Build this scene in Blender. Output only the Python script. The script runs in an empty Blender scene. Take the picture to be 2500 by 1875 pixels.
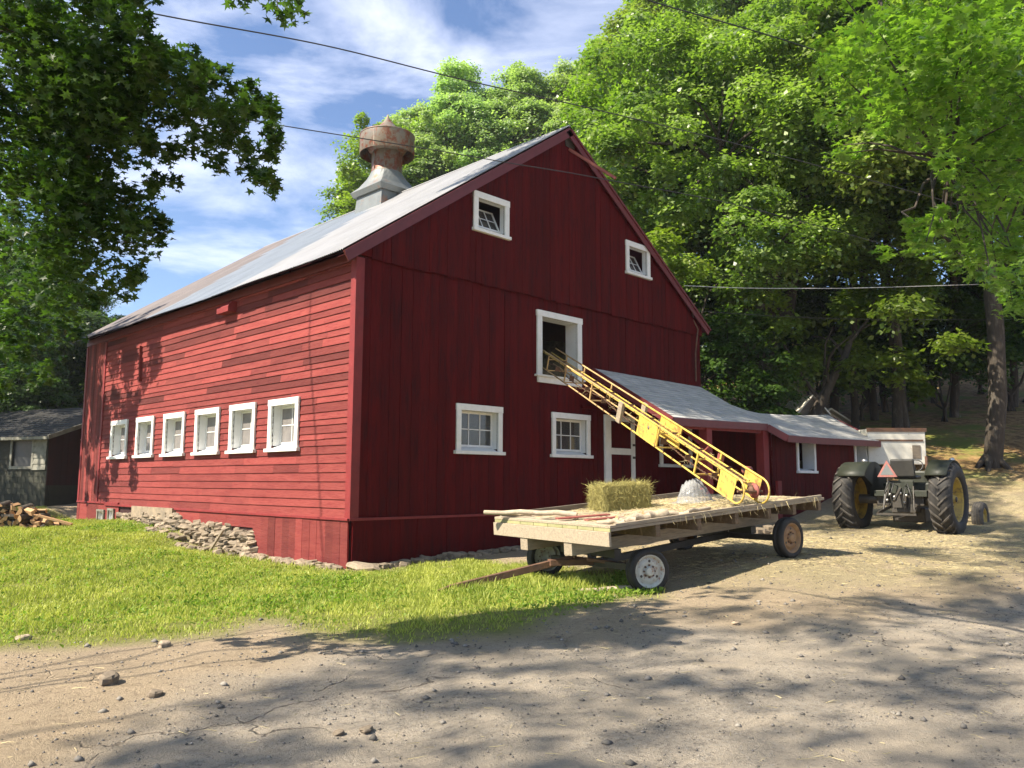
import bpy, math, random
import numpy as np
from mathutils import Vector, Matrix
random.seed(7); RNG = np.random.default_rng(11)
R_ = math.radians
scene = bpy.context.scene
COL = scene.collection

# ------------------------------------------------------------------ camera
CAM = np.array([-9.1832, -13.5261, 1.65])
RC = np.array([[0.7047059631, -0.7094900894, 0.0036494684],      # image right
               [0.0865408132, 0.0808496744, -0.9929622439],      # image down
               [0.7042018128, 0.7000622423, 0.1183750970]])      # view direction
FPX = 2000.0                                                     # focal length for a 2500 px wide picture
cam_d = bpy.data.cameras.new('camera'); cam = bpy.data.objects.new('camera', cam_d); COL.objects.link(cam)
cam.matrix_world = Matrix(((RC[0][0], -RC[1][0], -RC[2][0], CAM[0]),
                           (RC[0][1], -RC[1][1], -RC[2][1], CAM[1]),
                           (RC[0][2], -RC[1][2], -RC[2][2], CAM[2]), (0, 0, 0, 1)))
cam_d.sensor_width = 36; cam_d.lens = 36 * FPX / 2500; cam_d.clip_end = 2000; cam_d.clip_start = 0.05
scene.camera = cam

# ------------------------------------------------------------------ light
SUN_EL, SUN_AZ = R_(47), R_(17)          # azimuth measured from -X towards +Y
SD = np.array([-math.cos(SUN_AZ) * math.cos(SUN_EL), math.sin(SUN_AZ) * math.cos(SUN_EL), math.sin(SUN_EL)])
sl = bpy.data.lights.new('sun', 'SUN'); sl.energy = 5.0; sl.angle = R_(0.6); sl.color = (1.0, 0.90, 0.74)
so = bpy.data.objects.new('sun', sl); COL.objects.link(so)
so.rotation_euler = Vector(SD).to_track_quat('Z', 'Y').to_euler(); so.location = (-20, 5, 30)
world = bpy.data.worlds.new('World'); scene.world = world; world.use_nodes = True
wn, wl = world.node_tree.nodes, world.node_tree.links
wn.clear()
wo = wn.new('ShaderNodeOutputWorld'); bg = wn.new('ShaderNodeBackground')
sky = wn.new('ShaderNodeTexSky'); sky.sky_type = 'NISHITA'; sky.sun_disc = False
sky.sun_elevation = SUN_EL; sky.sun_rotation = math.atan2(SD[0], SD[1])
sky.air_density = 1.0; sky.dust_density = 0.4; sky.ozone_density = 3.0
tc = wn.new('ShaderNodeTexCoord')
mp = wn.new('ShaderNodeMapping'); mp.inputs['Rotation'].default_value = (0.35, -0.25, R_(-30)); mp.inputs['Scale'].default_value = (2.6, 1.6, 8.5)
n1 = wn.new('ShaderNodeTexNoise'); n1.inputs['Scale'].default_value = 1.1; n1.inputs['Detail'].default_value = 7; n1.inputs['Roughness'].default_value = 0.58; n1.inputs['Distortion'].default_value = 0.7
cr = wn.new('ShaderNodeValToRGB'); cr.color_ramp.elements[0].position = 0.46; cr.color_ramp.elements[1].position = 0.86
cr.color_ramp.elements[0].color = (0, 0, 0, 1); cr.color_ramp.elements[1].color = (1, 1, 1, 1)
tint = wn.new('ShaderNodeMix'); tint.data_type = 'RGBA'; tint.blend_type = 'MULTIPLY'; tint.inputs[0].default_value = 1.0; tint.inputs[7].default_value = (0.88, 0.90, 0.98, 1)
cm = wn.new('ShaderNodeMix'); cm.data_type = 'RGBA'; cm.inputs[7].default_value = (7.6, 7.8, 9.0, 1)
wl.new(tc.outputs['Generated'], mp.inputs['Vector']); wl.new(mp.outputs['Vector'], n1.inputs['Vector']); wl.new(n1.outputs['Fac'], cr.inputs['Fac'])
wl.new(sky.outputs['Color'], tint.inputs[6]); wl.new(tint.outputs[2], cm.inputs[6]); wl.new(cr.outputs['Color'], cm.inputs[0])
wl.new(cm.outputs[2], bg.inputs['Color']); bg.inputs['Strength'].default_value = 0.088
wl.new(bg.outputs['Background'], wo.inputs['Surface'])
scene.view_settings.view_transform = 'Standard'; scene.view_settings.look = 'None'
scene.view_settings.exposure = 1.28; scene.view_settings.gamma = 1.0
scene.cycles.max_bounces = 6; scene.cycles.diffuse_bounces = 3; scene.cycles.transmission_bounces = 4
scene.cycles.transparent_max_bounces = 8; scene.cycles.use_denoising = True

# ------------------------------------------------------------------ helpers
def S2(p):                                    # small planning helpers: photo pixel (2500 wide) -> ray
    return RC.T @ np.array([(p[0] - 1250) / FPX, (p[1] - 937.5) / FPX, 1.0])
def proj(P):
    v = (np.asarray(P, float) - CAM) @ RC.T
    return v[..., 0] / v[..., 2] * FPX + 1250, v[..., 1] / v[..., 2] * FPX + 937.5, v[..., 2]

def tag(o, label=None, cat=None, group=None, kind=None):
    if label: o['label'] = label
    if cat: o['category'] = cat
    if group: o['group'] = group
    if kind: o['kind'] = kind
    return o
def thing(name, label, cat, loc=(0, 0, 0), rotz=0.0, group=None, mat=None):
    o = bpy.data.objects.new(name, None); COL.objects.link(o); o.empty_display_size = 0.2
    if mat is not None: o.matrix_world = mat
    else: o.location = loc; o.rotation_euler = (0, 0, rotz)
    return tag(o, label, cat, group)
def copy_tree(o, parent=None):
    c = o.copy(); COL.objects.link(c); c.parent = parent
    for ch in list(o.children): copy_tree(ch, c)
    return c

class MB:
    def __init__(s): s.v = []; s.f = []; s.m = []; s.t = []; s.sm = []
    def add(s, vs, fs, m=0, tone=0.5, smooth=False):
        b = len(s.v); s.v += [tuple(map(float, p)) for p in vs]
        for f in fs: s.f.append([b + i for i in f]); s.m.append(m); s.t.append(tone); s.sm.append(smooth)
    def box(s, c, d, rot=None, m=0, tone=0.5):
        h = [x / 2 for x in d]; vs = []
        for z in (-1, 1):
            for y in (-1, 1):
                for x in (-1, 1):
                    p = Vector((x * h[0], y * h[1], z * h[2]))
                    if rot is not None: p = rot @ p
                    vs.append((p[0] + c[0], p[1] + c[1], p[2] + c[2]))
        s.add(vs, [(0, 2, 3, 1), (4, 5, 7, 6), (0, 1, 5, 4), (2, 6, 7, 3), (0, 4, 6, 2), (1, 3, 7, 5)], m, tone)
    def span(s, a, b, m=0, tone=0.5):
        s.box([(a[i] + b[i]) / 2 for i in range(3)], [abs(b[i] - a[i]) for i in range(3)], None, m, tone)
    def beam(s, p, q, w, h, m=0, tone=0.5, up=(0, 0, 1)):
        p = Vector(p); q = Vector(q); d = q - p; L = d.length; x = d.normalized(); u = Vector(up)
        y = u.cross(x)
        if y.length < 1e-5: y = Vector((0, 1, 0)).cross(x)
        y.normalize(); z = x.cross(y)
        s.box((p + q) / 2, (L, w, h), Matrix((x, y, z)).transposed(), m, tone)
    def tube(s, pts, r, n=8, m=0, tone=0.5, cap=True, closed=False):
        pts = [Vector(p) for p in pts]; rs = r if isinstance(r, (list, tuple)) else [r] * len(pts)
        vs = []; N = len(pts); prev = None
        for i, p in enumerate(pts):
            if closed: d = pts[(i + 1) % N] - pts[i - 1]
            else: d = pts[min(i + 1, N - 1)] - pts[max(i - 1, 0)]
            d.normalize()
            if prev is None:
                a = Vector((0, 0, 1)) if abs(d.z) < 0.9 else Vector((1, 0, 0)); u = d.cross(a).normalized()
            else: u = (prev - d * prev.dot(d)).normalized()
            prev = u; w = d.cross(u)
            for k in range(n):
                a = 2 * math.pi * k / n; vs.append(p + (u * math.cos(a) + w * math.sin(a)) * rs[i])
        fs = []
        for i in range(N if closed else N - 1):
            j = (i + 1) % N
            for k in range(n): fs.append((i * n + k, i * n + (k + 1) % n, j * n + (k + 1) % n, j * n + k))
        s.add(vs, fs, m, tone, True)
        if cap and not closed:
            s.add(vs[:n], [tuple(range(n - 1, -1, -1))], m, tone); s.add(vs[-n:], [tuple(range(n))], m, tone)
    def lathe(s, prof, n=32, mat=None, m=0, tone=0.5, smooth=True):   # prof: (radius, z) around z axis
        vs = []
        for (r, z) in prof:
            for k in range(n):
                a = 2 * math.pi * k / n; p = Vector((r * math.cos(a), r * math.sin(a), z))
                if mat is not None: p = mat @ p
                vs.append(p)
        fs = []
        for i in range(len(prof) - 1):
            for k in range(n): fs.append((i * n + k, i * n + (k + 1) % n, (i + 1) * n + (k + 1) % n, (i + 1) * n + k))
        s.add(vs, fs, m, tone, smooth)
    def build(s, name, mats, parent=None, bevel=0, **kw):
        me = bpy.data.meshes.new(name); me.from_pydata(s.v, [], s.f)
        if not isinstance(mats, (list, tuple)): mats = [mats]
        for x in mats: me.materials.append(x)
        me.polygons.foreach_set('material_index', s.m); me.polygons.foreach_set('use_smooth', s.sm)
        at = me.attributes.new('tone', 'FLOAT', 'FACE'); at.data.foreach_set('value', s.t)
        me.update(); o = bpy.data.objects.new(name, me); COL.objects.link(o)
        if parent is not None: o.parent = parent
        if bevel:
            b = o.modifiers.new('bevel', 'BEVEL'); b.width = bevel; b.segments = 2; b.limit_method = 'ANGLE'
        return tag(o, **kw) if kw else o

def fastmesh(name, V, F, mat, parent=None, tone=None, smooth=False):
    V = np.asarray(V, np.float32); F = np.asarray(F, np.int32); k = F.shape[1]
    me = bpy.data.meshes.new(name); me.vertices.add(len(V)); me.vertices.foreach_set('co', V.ravel())
    me.loops.add(F.size); me.loops.foreach_set('vertex_index', F.ravel())
    me.polygons.add(len(F)); me.polygons.foreach_set('loop_start', np.arange(0, F.size, k, dtype=np.int32))
    me.polygons.foreach_set('loop_total', np.full(len(F), k, np.int32))
    if smooth: me.polygons.foreach_set('use_smooth', np.ones(len(F), bool))
    if tone is not None:
        at = me.attributes.new('tone', 'FLOAT', 'POINT'); at.data.foreach_set('value', np.asarray(tone, np.float32))
    me.update(calc_edges=True); me.materials.append(mat)
    o = bpy.data.objects.new(name, me); COL.objects.link(o)
    if parent is not None: o.parent = parent
    return o

# ------------------------------------------------------------------ materials
def srgb(r, g, b):
    f = lambda c: (c / 255 / 12.92) if c / 255 <= 0.04045 else ((c / 255 + 0.055) / 1.055) ** 2.4
    return (f(r), f(g), f(b), 1)
def newmat(name):
    m = bpy.data.materials.new(name); m.use_nodes = True; return m, m.node_tree.nodes, m.node_tree.links, m.node_tree.nodes['Principled BSDF']
def mat(name, c1, c2=None, rough=0.8, scale=6.0, stretch=(1, 1, 1), tone=None, bump=0.0, bscale=None, metal=0.0, spots=None, spotc=None, spotr=(0.58, 0.66), spec=0.5):
    """two-colour noise, optional per-face tone multiplier (lo, hi), optional patches of a second colour"""
    m, n, l, b = newmat(name); c2 = c2 or c1
    b.inputs['Roughness'].default_value = rough; b.inputs['Metallic'].default_value = metal
    b.inputs['Specular IOR Level'].default_value = spec
    t = n.new('ShaderNodeTexCoord'); mp = n.new('ShaderNodeMapping'); mp.inputs['Scale'].default_value = stretch
    l.new(t.outputs['Object'], mp.inputs['Vector'])
    nz = n.new('ShaderNodeTexNoise'); nz.inputs['Scale'].default_value = scale; nz.inputs['Detail'].default_value = 6; nz.inputs['Roughness'].default_value = 0.65
    l.new(mp.outputs['Vector'], nz.inputs['Vector'])
    mr = n.new('ShaderNodeMapRange'); mr.inputs['From Min'].default_value = 0.32; mr.inputs['From Max'].default_value = 0.68; l.new(nz.outputs['Fac'], mr.inputs['Value'])
    mx = n.new('ShaderNodeMix'); mx.data_type = 'RGBA'; mx.inputs[6].default_value = (*c1[:3], 1); mx.inputs[7].default_value = (*c2[:3], 1)
    l.new(mr.outputs['Result'], mx.inputs[0]); out = mx.outputs[2]
    if spots:
        n2 = n.new('ShaderNodeTexNoise'); n2.inputs['Scale'].default_value = spots; n2.inputs['Detail'].default_value = 5; n2.inputs['Roughness'].default_value = 0.7
        l.new(mp.outputs['Vector'], n2.inputs['Vector'])
        m2 = n.new('ShaderNodeMapRange'); m2.inputs['From Min'].default_value = spotr[0]; m2.inputs['From Max'].default_value = spotr[1]; l.new(n2.outputs['Fac'], m2.inputs['Value'])
        x2 = n.new('ShaderNodeMix'); x2.data_type = 'RGBA'; l.new(m2.outputs['Result'], x2.inputs[0]); l.new(out, x2.inputs[6]); x2.inputs[7].default_value = (*spotc[:3], 1); out = x2.outputs[2]
    if tone:
        a = n.new('ShaderNodeAttribute'); a.attribute_name = 'tone'
        m3 = n.new('ShaderNodeMapRange'); m3.inputs['To Min'].default_value = tone[0]; m3.inputs['To Max'].default_value = tone[1]; l.new(a.outputs['Fac'], m3.inputs['Value'])
        vm = n.new('ShaderNodeVectorMath'); vm.operation = 'SCALE'; l.new(out, vm.inputs[0]); l.new(m3.outputs['Result'], vm.inputs['Scale']); out = vm.outputs['Vector']
    l.new(out, b.inputs['Base Color'])
    if bump:
        bz = n.new('ShaderNodeTexNoise'); bz.inputs['Scale'].default_value = bscale or scale * 4; bz.inputs['Detail'].default_value = 5
        l.new(mp.outputs['Vector'], bz.inputs['Vector'])
        bu = n.new('ShaderNodeBump'); bu.inputs['Strength'].default_value = bump; bu.inputs['Distance'].default_value = 0.02
        l.new(bz.outputs['Fac'], bu.inputs['Height']); l.new(bu.outputs['Normal'], b.inputs['Normal'])
    return m
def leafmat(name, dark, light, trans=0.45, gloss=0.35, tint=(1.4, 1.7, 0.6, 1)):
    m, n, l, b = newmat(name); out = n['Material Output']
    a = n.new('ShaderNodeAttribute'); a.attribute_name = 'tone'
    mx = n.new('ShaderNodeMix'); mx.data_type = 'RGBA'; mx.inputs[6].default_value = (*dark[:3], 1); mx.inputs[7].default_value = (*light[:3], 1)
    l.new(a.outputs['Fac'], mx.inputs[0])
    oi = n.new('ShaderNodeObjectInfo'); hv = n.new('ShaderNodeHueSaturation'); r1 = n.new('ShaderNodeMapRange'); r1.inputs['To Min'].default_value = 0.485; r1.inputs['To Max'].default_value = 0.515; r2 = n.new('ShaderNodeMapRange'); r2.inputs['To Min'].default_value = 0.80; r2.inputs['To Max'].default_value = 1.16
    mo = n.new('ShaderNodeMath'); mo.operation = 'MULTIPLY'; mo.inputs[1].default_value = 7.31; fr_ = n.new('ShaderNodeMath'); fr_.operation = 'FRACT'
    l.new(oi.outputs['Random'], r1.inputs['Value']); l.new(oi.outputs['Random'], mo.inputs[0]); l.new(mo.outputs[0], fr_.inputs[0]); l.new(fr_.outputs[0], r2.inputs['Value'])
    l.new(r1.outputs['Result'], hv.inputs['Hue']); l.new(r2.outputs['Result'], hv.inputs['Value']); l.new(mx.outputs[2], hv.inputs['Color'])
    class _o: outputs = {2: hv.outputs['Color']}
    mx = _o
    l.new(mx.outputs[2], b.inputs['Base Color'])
    b.inputs['Roughness'].default_value = 0.42; b.inputs['Specular IOR Level'].default_value = gloss
    tr = n.new('ShaderNodeBsdfTranslucent'); hs = n.new('ShaderNodeMix'); hs.data_type = 'RGBA'; hs.blend_type = 'MULTIPLY'; hs.inputs[0].default_value = 1
    l.new(mx.outputs[2], hs.inputs[6]); hs.inputs[7].default_value = tint; l.new(hs.outputs[2], tr.inputs['Color'])
    ms = n.new('ShaderNodeMixShader'); ms.inputs[0].default_value = trans
    l.new(b.outputs[0], ms.inputs[1]); l.new(tr.outputs[0], ms.inputs[2]); l.new(ms.outputs[0], out.inputs['Surface'])
    return m

M = {}
RED = (0.30, 0.032, 0.034)
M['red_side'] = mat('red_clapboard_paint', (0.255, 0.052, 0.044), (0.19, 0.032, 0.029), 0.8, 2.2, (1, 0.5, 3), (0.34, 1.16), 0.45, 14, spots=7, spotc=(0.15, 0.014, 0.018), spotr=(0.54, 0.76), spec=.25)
M['red_gable'] = mat('shade_darkened_red', (0.094, 0.0026, 0.0032), (0.062, 0.0018, 0.0024), 0.7, 2.0, (3, 3, 0.35), (0.78, 1.14), 0.45, 16, spots=3.0, spotc=(0.040, 0.003, 0.004), spotr=(0.50, 0.68), spec=.12)  # deep barn red, darkened further to carry the gable's shade
M['red_trim'] = mat('red_trim_paint', (0.24, 0.020, 0.020), (0.17, 0.013, 0.014), 0.65, 3.0, (2, 2, 1), (0.8, 1.1), 0.2, 20)
M['backing'] = mat('dark_gap', (0.03, 0.004, 0.004))
M['rake'] = mat('maroon_rake_paint', (0.15, 0.022, 0.026), (0.11, 0.016, 0.020), 0.5, 5)
M['white'] = mat('white_paint', (0.80, 0.79, 0.76), (0.70, 0.69, 0.65), 0.5, 7, (1, 1, 1), (0.9, 1.05), 0.15, 40, spots=18, spotc=(0.42, 0.38, 0.33), spotr=(0.70, 0.74))
M['reveal'] = mat('white_reveal', (0.74, 0.74, 0.73), (0.66, 0.66, 0.64), 0.55, 4)
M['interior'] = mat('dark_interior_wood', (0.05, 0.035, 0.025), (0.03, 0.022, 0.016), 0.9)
M['wood'] = mat('pale_deck_wood', (0.46, 0.37, 0.26), (0.30, 0.245, 0.18), 0.8, 3, (1.0, 9, 9), (0.62, 1.12), 0.5, 9, spots=5, spotc=(0.19, 0.165, 0.13), spotr=(0.52, 0.74))
M['brown_wood'] = mat('dark_brown_beam', (0.22, 0.15, 0.09), (0.13, 0.09, 0.055), 0.85, 4, (1, 6, 6), (0.7, 1.15), 0.3)  # darker brown than the deck planks, for the crossbeams
M['brown_dark'] = mat('shaded_old_boards', (0.045, 0.042, 0.028), (0.025, 0.024, 0.016), 0.9, 4, (1, 1, 6), (0.7, 1.2), 0.4)  # old wood darkened in colour for the tree shade over the left shed
M['red_dark'] = mat('shaded_red_boards', (0.040, 0.004, 0.004), (0.022, 0.003, 0.003), 0.85, 4, (1, 1, 1), (0.7, 1.1))  # left shed's red with the trees' shade put into the colour
M['woodgreen'] = mat('mossy_board_end', (0.36, 0.33, 0.18), (0.28, 0.28, 0.12), 0.85, 7, (1, 1, 1), (0.75, 1.1), 0.3)
M['old_wood'] = mat('weathered_grey_wood', (0.24, 0.20, 0.15), (0.15, 0.12, 0.09), 0.85, 4, (1, 1, 6), (0.7, 1.2), 0.4)
M['bark'] = mat('bark', (0.065, 0.05, 0.037), (0.034, 0.028, 0.021), 0.95, 5, (4, 4, 1.0), None, 1.0, 9, spots=2, spotc=(0.13, 0.115, 0.09), spotr=(0.55, 0.7))
M['cutwood'] = mat('cut_wood_end', (0.48, 0.30, 0.15), (0.36, 0.20, 0.09), 0.8, 9, (1, 1, 1), (0.7, 1.2))
M['palebark'] = mat('pale_bark', (0.46, 0.38, 0.28), (0.30, 0.24, 0.17), 0.85, 9, (1, 1, 1), None, 0.4)
M['stone'] = mat('field_stone', (0.31, 0.24, 0.165), (0.16, 0.13, 0.095), 0.85, 5, (1, 1, 1), (0.45, 1.3), 0.6, 14)
M['shingle'] = mat('grey_shingles', (0.50, 0.49, 0.46), (0.38, 0.375, 0.36), 0.9, 3, (1, 1, 1), (0.80, 1.12), 0.3, 60)
M['shingle_dark'] = mat('shaded_shingles', (0.022, 0.020, 0.018), (0.013, 0.012, 0.011), 0.9, 3, (1, 1, 1), (0.8, 1.15), 0.3, 60)  # left shed's shingles, blackened to stand in for tree shade
M['block'] = mat('mossy_block', (0.05, 0.048, 0.034), (0.03, 0.032, 0.02), 0.9, 4, (1, 1, 1), (0.7, 1.1), 0.4)
M['galv'] = mat('galvanised_metal', (0.21, 0.225, 0.225), (0.15, 0.165, 0.17), 0.55, 2, (1, 1, 1), (0.85, 1.1), 0.1, 8, metal=0.35, spots=2.4, spotc=(0.30, 0.13, 0.06), spotr=(0.58, 0.72))
M['galv_rust'] = mat('rusty_galvanised_metal', (0.25, 0.20, 0.14), (0.17, 0.155, 0.14), 0.5, 2, (1, 1, 1), (0.85, 1.1), 0.1, 8, metal=0.3, spots=3.6, spotc=(0.20, 0.065, 0.035), spotr=(0.47, 0.58))
M['roof_light'] = mat('pale_corrugated_sheet', (0.33, 0.33, 0.34), (0.28, 0.28, 0.29), 0.45, 1.5, (1, 1, 1), (0.92, 1.05), metal=0.25)  # pale grey sheets towards the gable end of the slope
M['roof_blue'] = mat('blue_grey_corrugated_sheet', (0.19, 0.22, 0.26), (0.16, 0.185, 0.22), 0.5, 1.5, (1, 1, 1), (0.9, 1.08), metal=0.3)  # bluish grey sheets along the middle of the slope
M['roof_rust'] = mat('rusted_corrugated_sheet', (0.16, 0.135, 0.13), (0.125, 0.11, 0.11), 0.65, 2.0, (1, 1, 1), (0.85, 1.1), metal=0.1)
M['yellow'] = mat('yellow_conveyor_paint', (0.66, 0.47, 0.10), (0.52, 0.36, 0.075), 0.42, 5, (1, 1, 1), (0.85, 1.1), spots=9, spotc=(0.30, 0.16, 0.07), spotr=(0.52, 0.66))
M['yellowrust'] = mat('worn_yellow_rail', (0.52, 0.36, 0.16), (0.34, 0.20, 0.09), 0.6, 6, (1, 1, 1), (0.85, 1.1))
M['rust'] = mat('rusty_steel', (0.17, 0.085, 0.045), (0.09, 0.05, 0.035), 0.75, 9, (1, 1, 1), None, 0.3)
M['redpole'] = mat('faded_red_pole', (0.30, 0.09, 0.07), (0.22, 0.06, 0.05), 0.7, 5)
M['pinkred'] = mat('faded_pink_red_border', (0.34, 0.14, 0.12), (0.26, 0.10, 0.09), 0.7, 9)
M['redmetal'] = mat('red_enamel', (0.45, 0.05, 0.035), (0.36, 0.04, 0.03), 0.45, 5)
M['rubber'] = mat('black_tyre_rubber', (0.016, 0.015, 0.014), (0.034, 0.030, 0.026), 0.75, 7, (1, 1, 1), None, 0.2)
M['rubber_dusty'] = mat('dusty_tyre_rubber', (0.11, 0.098, 0.082), (0.045, 0.04, 0.035), 0.85, 9, (1, 1, 1), None, 0.2)
M['rimwhite'] = mat('chipped_white_rim', (0.55, 0.55, 0.50), (0.42, 0.41, 0.36), 0.5, 9, spots=14, spotc=(0.27, 0.12, 0.05), spotr=(0.55, 0.66))
M['rimrust'] = mat('rusty_tan_rim', (0.33, 0.20, 0.09), (0.22, 0.12, 0.06), 0.6, 9)
M['darksteel'] = mat('dark_greasy_steel', (0.035, 0.032, 0.026), (0.06, 0.05, 0.04), 0.5, 7, (1, 1, 1), None, 0.2)
M['tractor'] = mat('faded_green_enamel', (0.016, 0.021, 0.012), (0.030, 0.032, 0.022), 0.55, 4)
M['tractoryellow'] = mat('yellow_wheel_paint', (0.50, 0.34, 0.05), (0.38, 0.26, 0.05), 0.5, 5, spots=6, spotc=(0.16, 0.11, 0.05), spotr=(0.48, 0.66))
M['chrome'] = mat('worn_bright_metal', (0.65, 0.63, 0.6), (0.4, 0.4, 0.38), 0.3, 8, metal=0.7)
M['vinyl'] = mat('black_seat_vinyl', (0.03, 0.03, 0.028), (0.05, 0.048, 0.045), 0.45, 5)
M['wire'] = mat('black_cable', (0.02, 0.02, 0.024), (0.03, 0.03, 0.035), 0.6)
M['wirewhite'] = mat('pale_service_cable', (0.5, 0.5, 0.48), (0.4, 0.4, 0.4), 0.5)
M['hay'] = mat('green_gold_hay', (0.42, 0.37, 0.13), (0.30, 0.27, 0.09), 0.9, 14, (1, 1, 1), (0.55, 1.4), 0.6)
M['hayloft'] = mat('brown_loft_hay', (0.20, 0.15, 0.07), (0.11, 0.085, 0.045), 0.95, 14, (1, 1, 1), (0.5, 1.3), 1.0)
M['straw'] = mat('dry_straw', (0.60, 0.50, 0.27), (0.42, 0.35, 0.18), 0.85, 14, (1, 1, 1), (0.55, 1.3))
M['trailer'] = mat('old_white_metal', (0.72, 0.69, 0.60), (0.60, 0.57, 0.48), 0.6, 3, spots=4, spotc=(0.26, 0.12, 0.06), spotr=(0.62, 0.72))
M['white_dim'] = mat('dimmed_whitewash', (0.30, 0.29, 0.24), (0.15, 0.14, 0.11), 0.9, 4, (1, 1, 1), (.7, 1.1))  # white greyed down, the shade is part of this colour
M['pebble'] = mat('road_pebble', (0.20, 0.18, 0.15), (0.12, 0.11, 0.10), 0.9, 8, (1, 1, 1), (0.5, 1.6))
M['leaf_a'] = leafmat('maple_leaf', (0.075, 0.14, 0.018), (0.23, 0.32, 0.045), 0.48, .6)
M['leaf_b'] = leafmat('bright_maple_leaf', (0.050, 0.100, 0.020), (0.29, 0.37, 0.080), 0.42, 0.9)
M['leaf_c'] = leafmat('hazed_hill_leaf', (0.17, 0.25, 0.11), (0.39, 0.47, 0.22), 0.42, 0.6)  # distance haze mixed into the leaf colour as paleness
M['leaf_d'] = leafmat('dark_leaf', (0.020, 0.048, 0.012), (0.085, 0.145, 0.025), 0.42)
M['weed'] = leafmat('weed_leaf', (0.07, 0.15, 0.02), (0.24, 0.34, 0.06), 0.4, 0.1)
M['leaf_near'] = leafmat('fresh_maple_leaf', (0.065, 0.145, 0.022), (0.20, 0.32, 0.05), 0.46, 0.7)
M['grass'] = leafmat('grass_blade', (0.18, 0.23, 0.035), (0.53, 0.53, 0.13), 0.34, 0.2, (1.15, 1.3, .6, 1))
def glass():
    m, n, l, b = newmat('window_glass'); out = n['Material Output']
    t = n.new('ShaderNodeBsdfTransparent'); t.inputs[0].default_value = (0.55, 0.56, 0.56, 1)
    g = n.new('ShaderNodeBsdfGlossy'); g.inputs['Roughness'].default_value = 0.04; g.inputs['Color'].default_value = (0.9, 0.9, 0.9, 1)
    f = n.new('ShaderNodeFresnel'); f.inputs['IOR'].default_value = 1.6
    d = n.new('ShaderNodeBsdfDiffuse'); d.inputs['Color'].default_value = (0.28, 0.27, 0.25, 1)
    a = n.new('ShaderNodeMixShader'); a.inputs[0].default_value = 0.22; c = n.new('ShaderNodeMixShader')
    l.new(t.outputs[0], a.inputs[1]); l.new(d.outputs[0], a.inputs[2]); l.new(f.outputs[0], c.inputs[0]); l.new(a.outputs[0], c.inputs[1]); l.new(g.outputs[0], c.inputs[2]); l.new(c.outputs[0], out.inputs['Surface'])
    return m
M['glass'] = glass()
M['glass_grey'] = mat('grey_window_glass', (0.22, 0.20, 0.19), (0.15, 0.14, 0.135), 0.25, 5)  # opaque warm grey panes
def plastic():
    m, n, l, b = newmat('clear_plastic_sheet'); out = n['Material Output']
    t = n.new('ShaderNodeBsdfTransparent'); b.inputs['Base Color'].default_value = (0.45, 0.46, 0.47, 1); b.inputs['Roughness'].default_value = 0.18
    a = n.new('ShaderNodeMixShader'); a.inputs[0].default_value = 0.30; l.new(t.outputs[0], a.inputs[1]); l.new(b.outputs[0], a.inputs[2]); l.new(a.outputs[0], out.inputs['Surface'])
    return m
M['plastic'] = plastic()

# ------------------------------------------------------------------ ground
CP = np.array([(-9.2, -13.5, 0), (-4, -10, 0), (2, -11, 0.02), (8, -13, 0.05), (-12, -6, 0.05), (-9, -8, 0.0), (0, -0.4, -0.05), (-.3, 1.8, -0.06), (-.2, 3.6, -0.06), (-.2, 5.8, 0.0),
               (-.2, 7.4, .32), (-.2, 10.7, .46), (-.2, 13, .35), (-.2, 15.2, .27), (-.4, 17.5, .62), (-3.8, 8.5, .40), (-2.3, 11.5, .34), (-5, 13, .35), (-3, 4, .22), (-5, 3, .15), (-3.5, -2, .0), (-1.5, -2.5, -.03),
               (0.4, -6.3, .10), (.9, -4.4, .12), (3.8, -7, .42), (4.2, -5, .39), (2.3, -5.5, .25), (6.5, -6.5, .42), (3, -.4, 0.02), (6, -.6, .12), (9, -1, .28), (12, -2, .36),
               (12.4, -6.9, .37), (12.4, -4.9, .37), (15, -6, .40), (9, -9, .34), (6, -9.5, .26), (3, -9, .14), (14, -10, .30), (18, -4, .5), (20, -9, .6), (18, -14, .3), (22, -2, .9),
               (-12, 4, .15), (-12, 12, .5), (-6, 20, .8), (2, 20, 1.0), (10, 16, 1.1), (20, 6, 1.3), (0, -18, 0), (-18, -12, 0), (10, -20, .1)])
def gz(x, y):
    x = np.asarray(x, float); y = np.asarray(y, float); num = np.zeros_like(x); den = np.zeros_like(x)
    for (a, b, c) in CP:
        w = 1.0 / (((x - a) ** 2 + (y - b) ** 2) + 0.5) ** 1.8; num += w * c; den += w
    base = num / den
    h = (x + 9.18) * 0.87 + (y + 13.53) * 0.5 - 25.0
    hill = 0.25 * np.log1p(np.exp(np.clip(h * 0.7, -30, 60))) / 0.7
    far = 1.0 / (1 + np.exp(-(h - 60) / 12)); hill = hill * (1 - far) + (9 + 0.10 * h) * far
    bump = 0.012 * np.sin(x * 2.1 + y * 1.3) * np.sin(y * 2.7 - x * 0.8) + 0.008 * np.sin(x * 5.3 - y * 3.1) + 0.006 * np.sin(x * 3.7 + y * 7.3)
    return base + np.minimum(hill, 45) + bump
def g1(x, y): return float(gz(np.array([x]), np.array([y]))[0])

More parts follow.
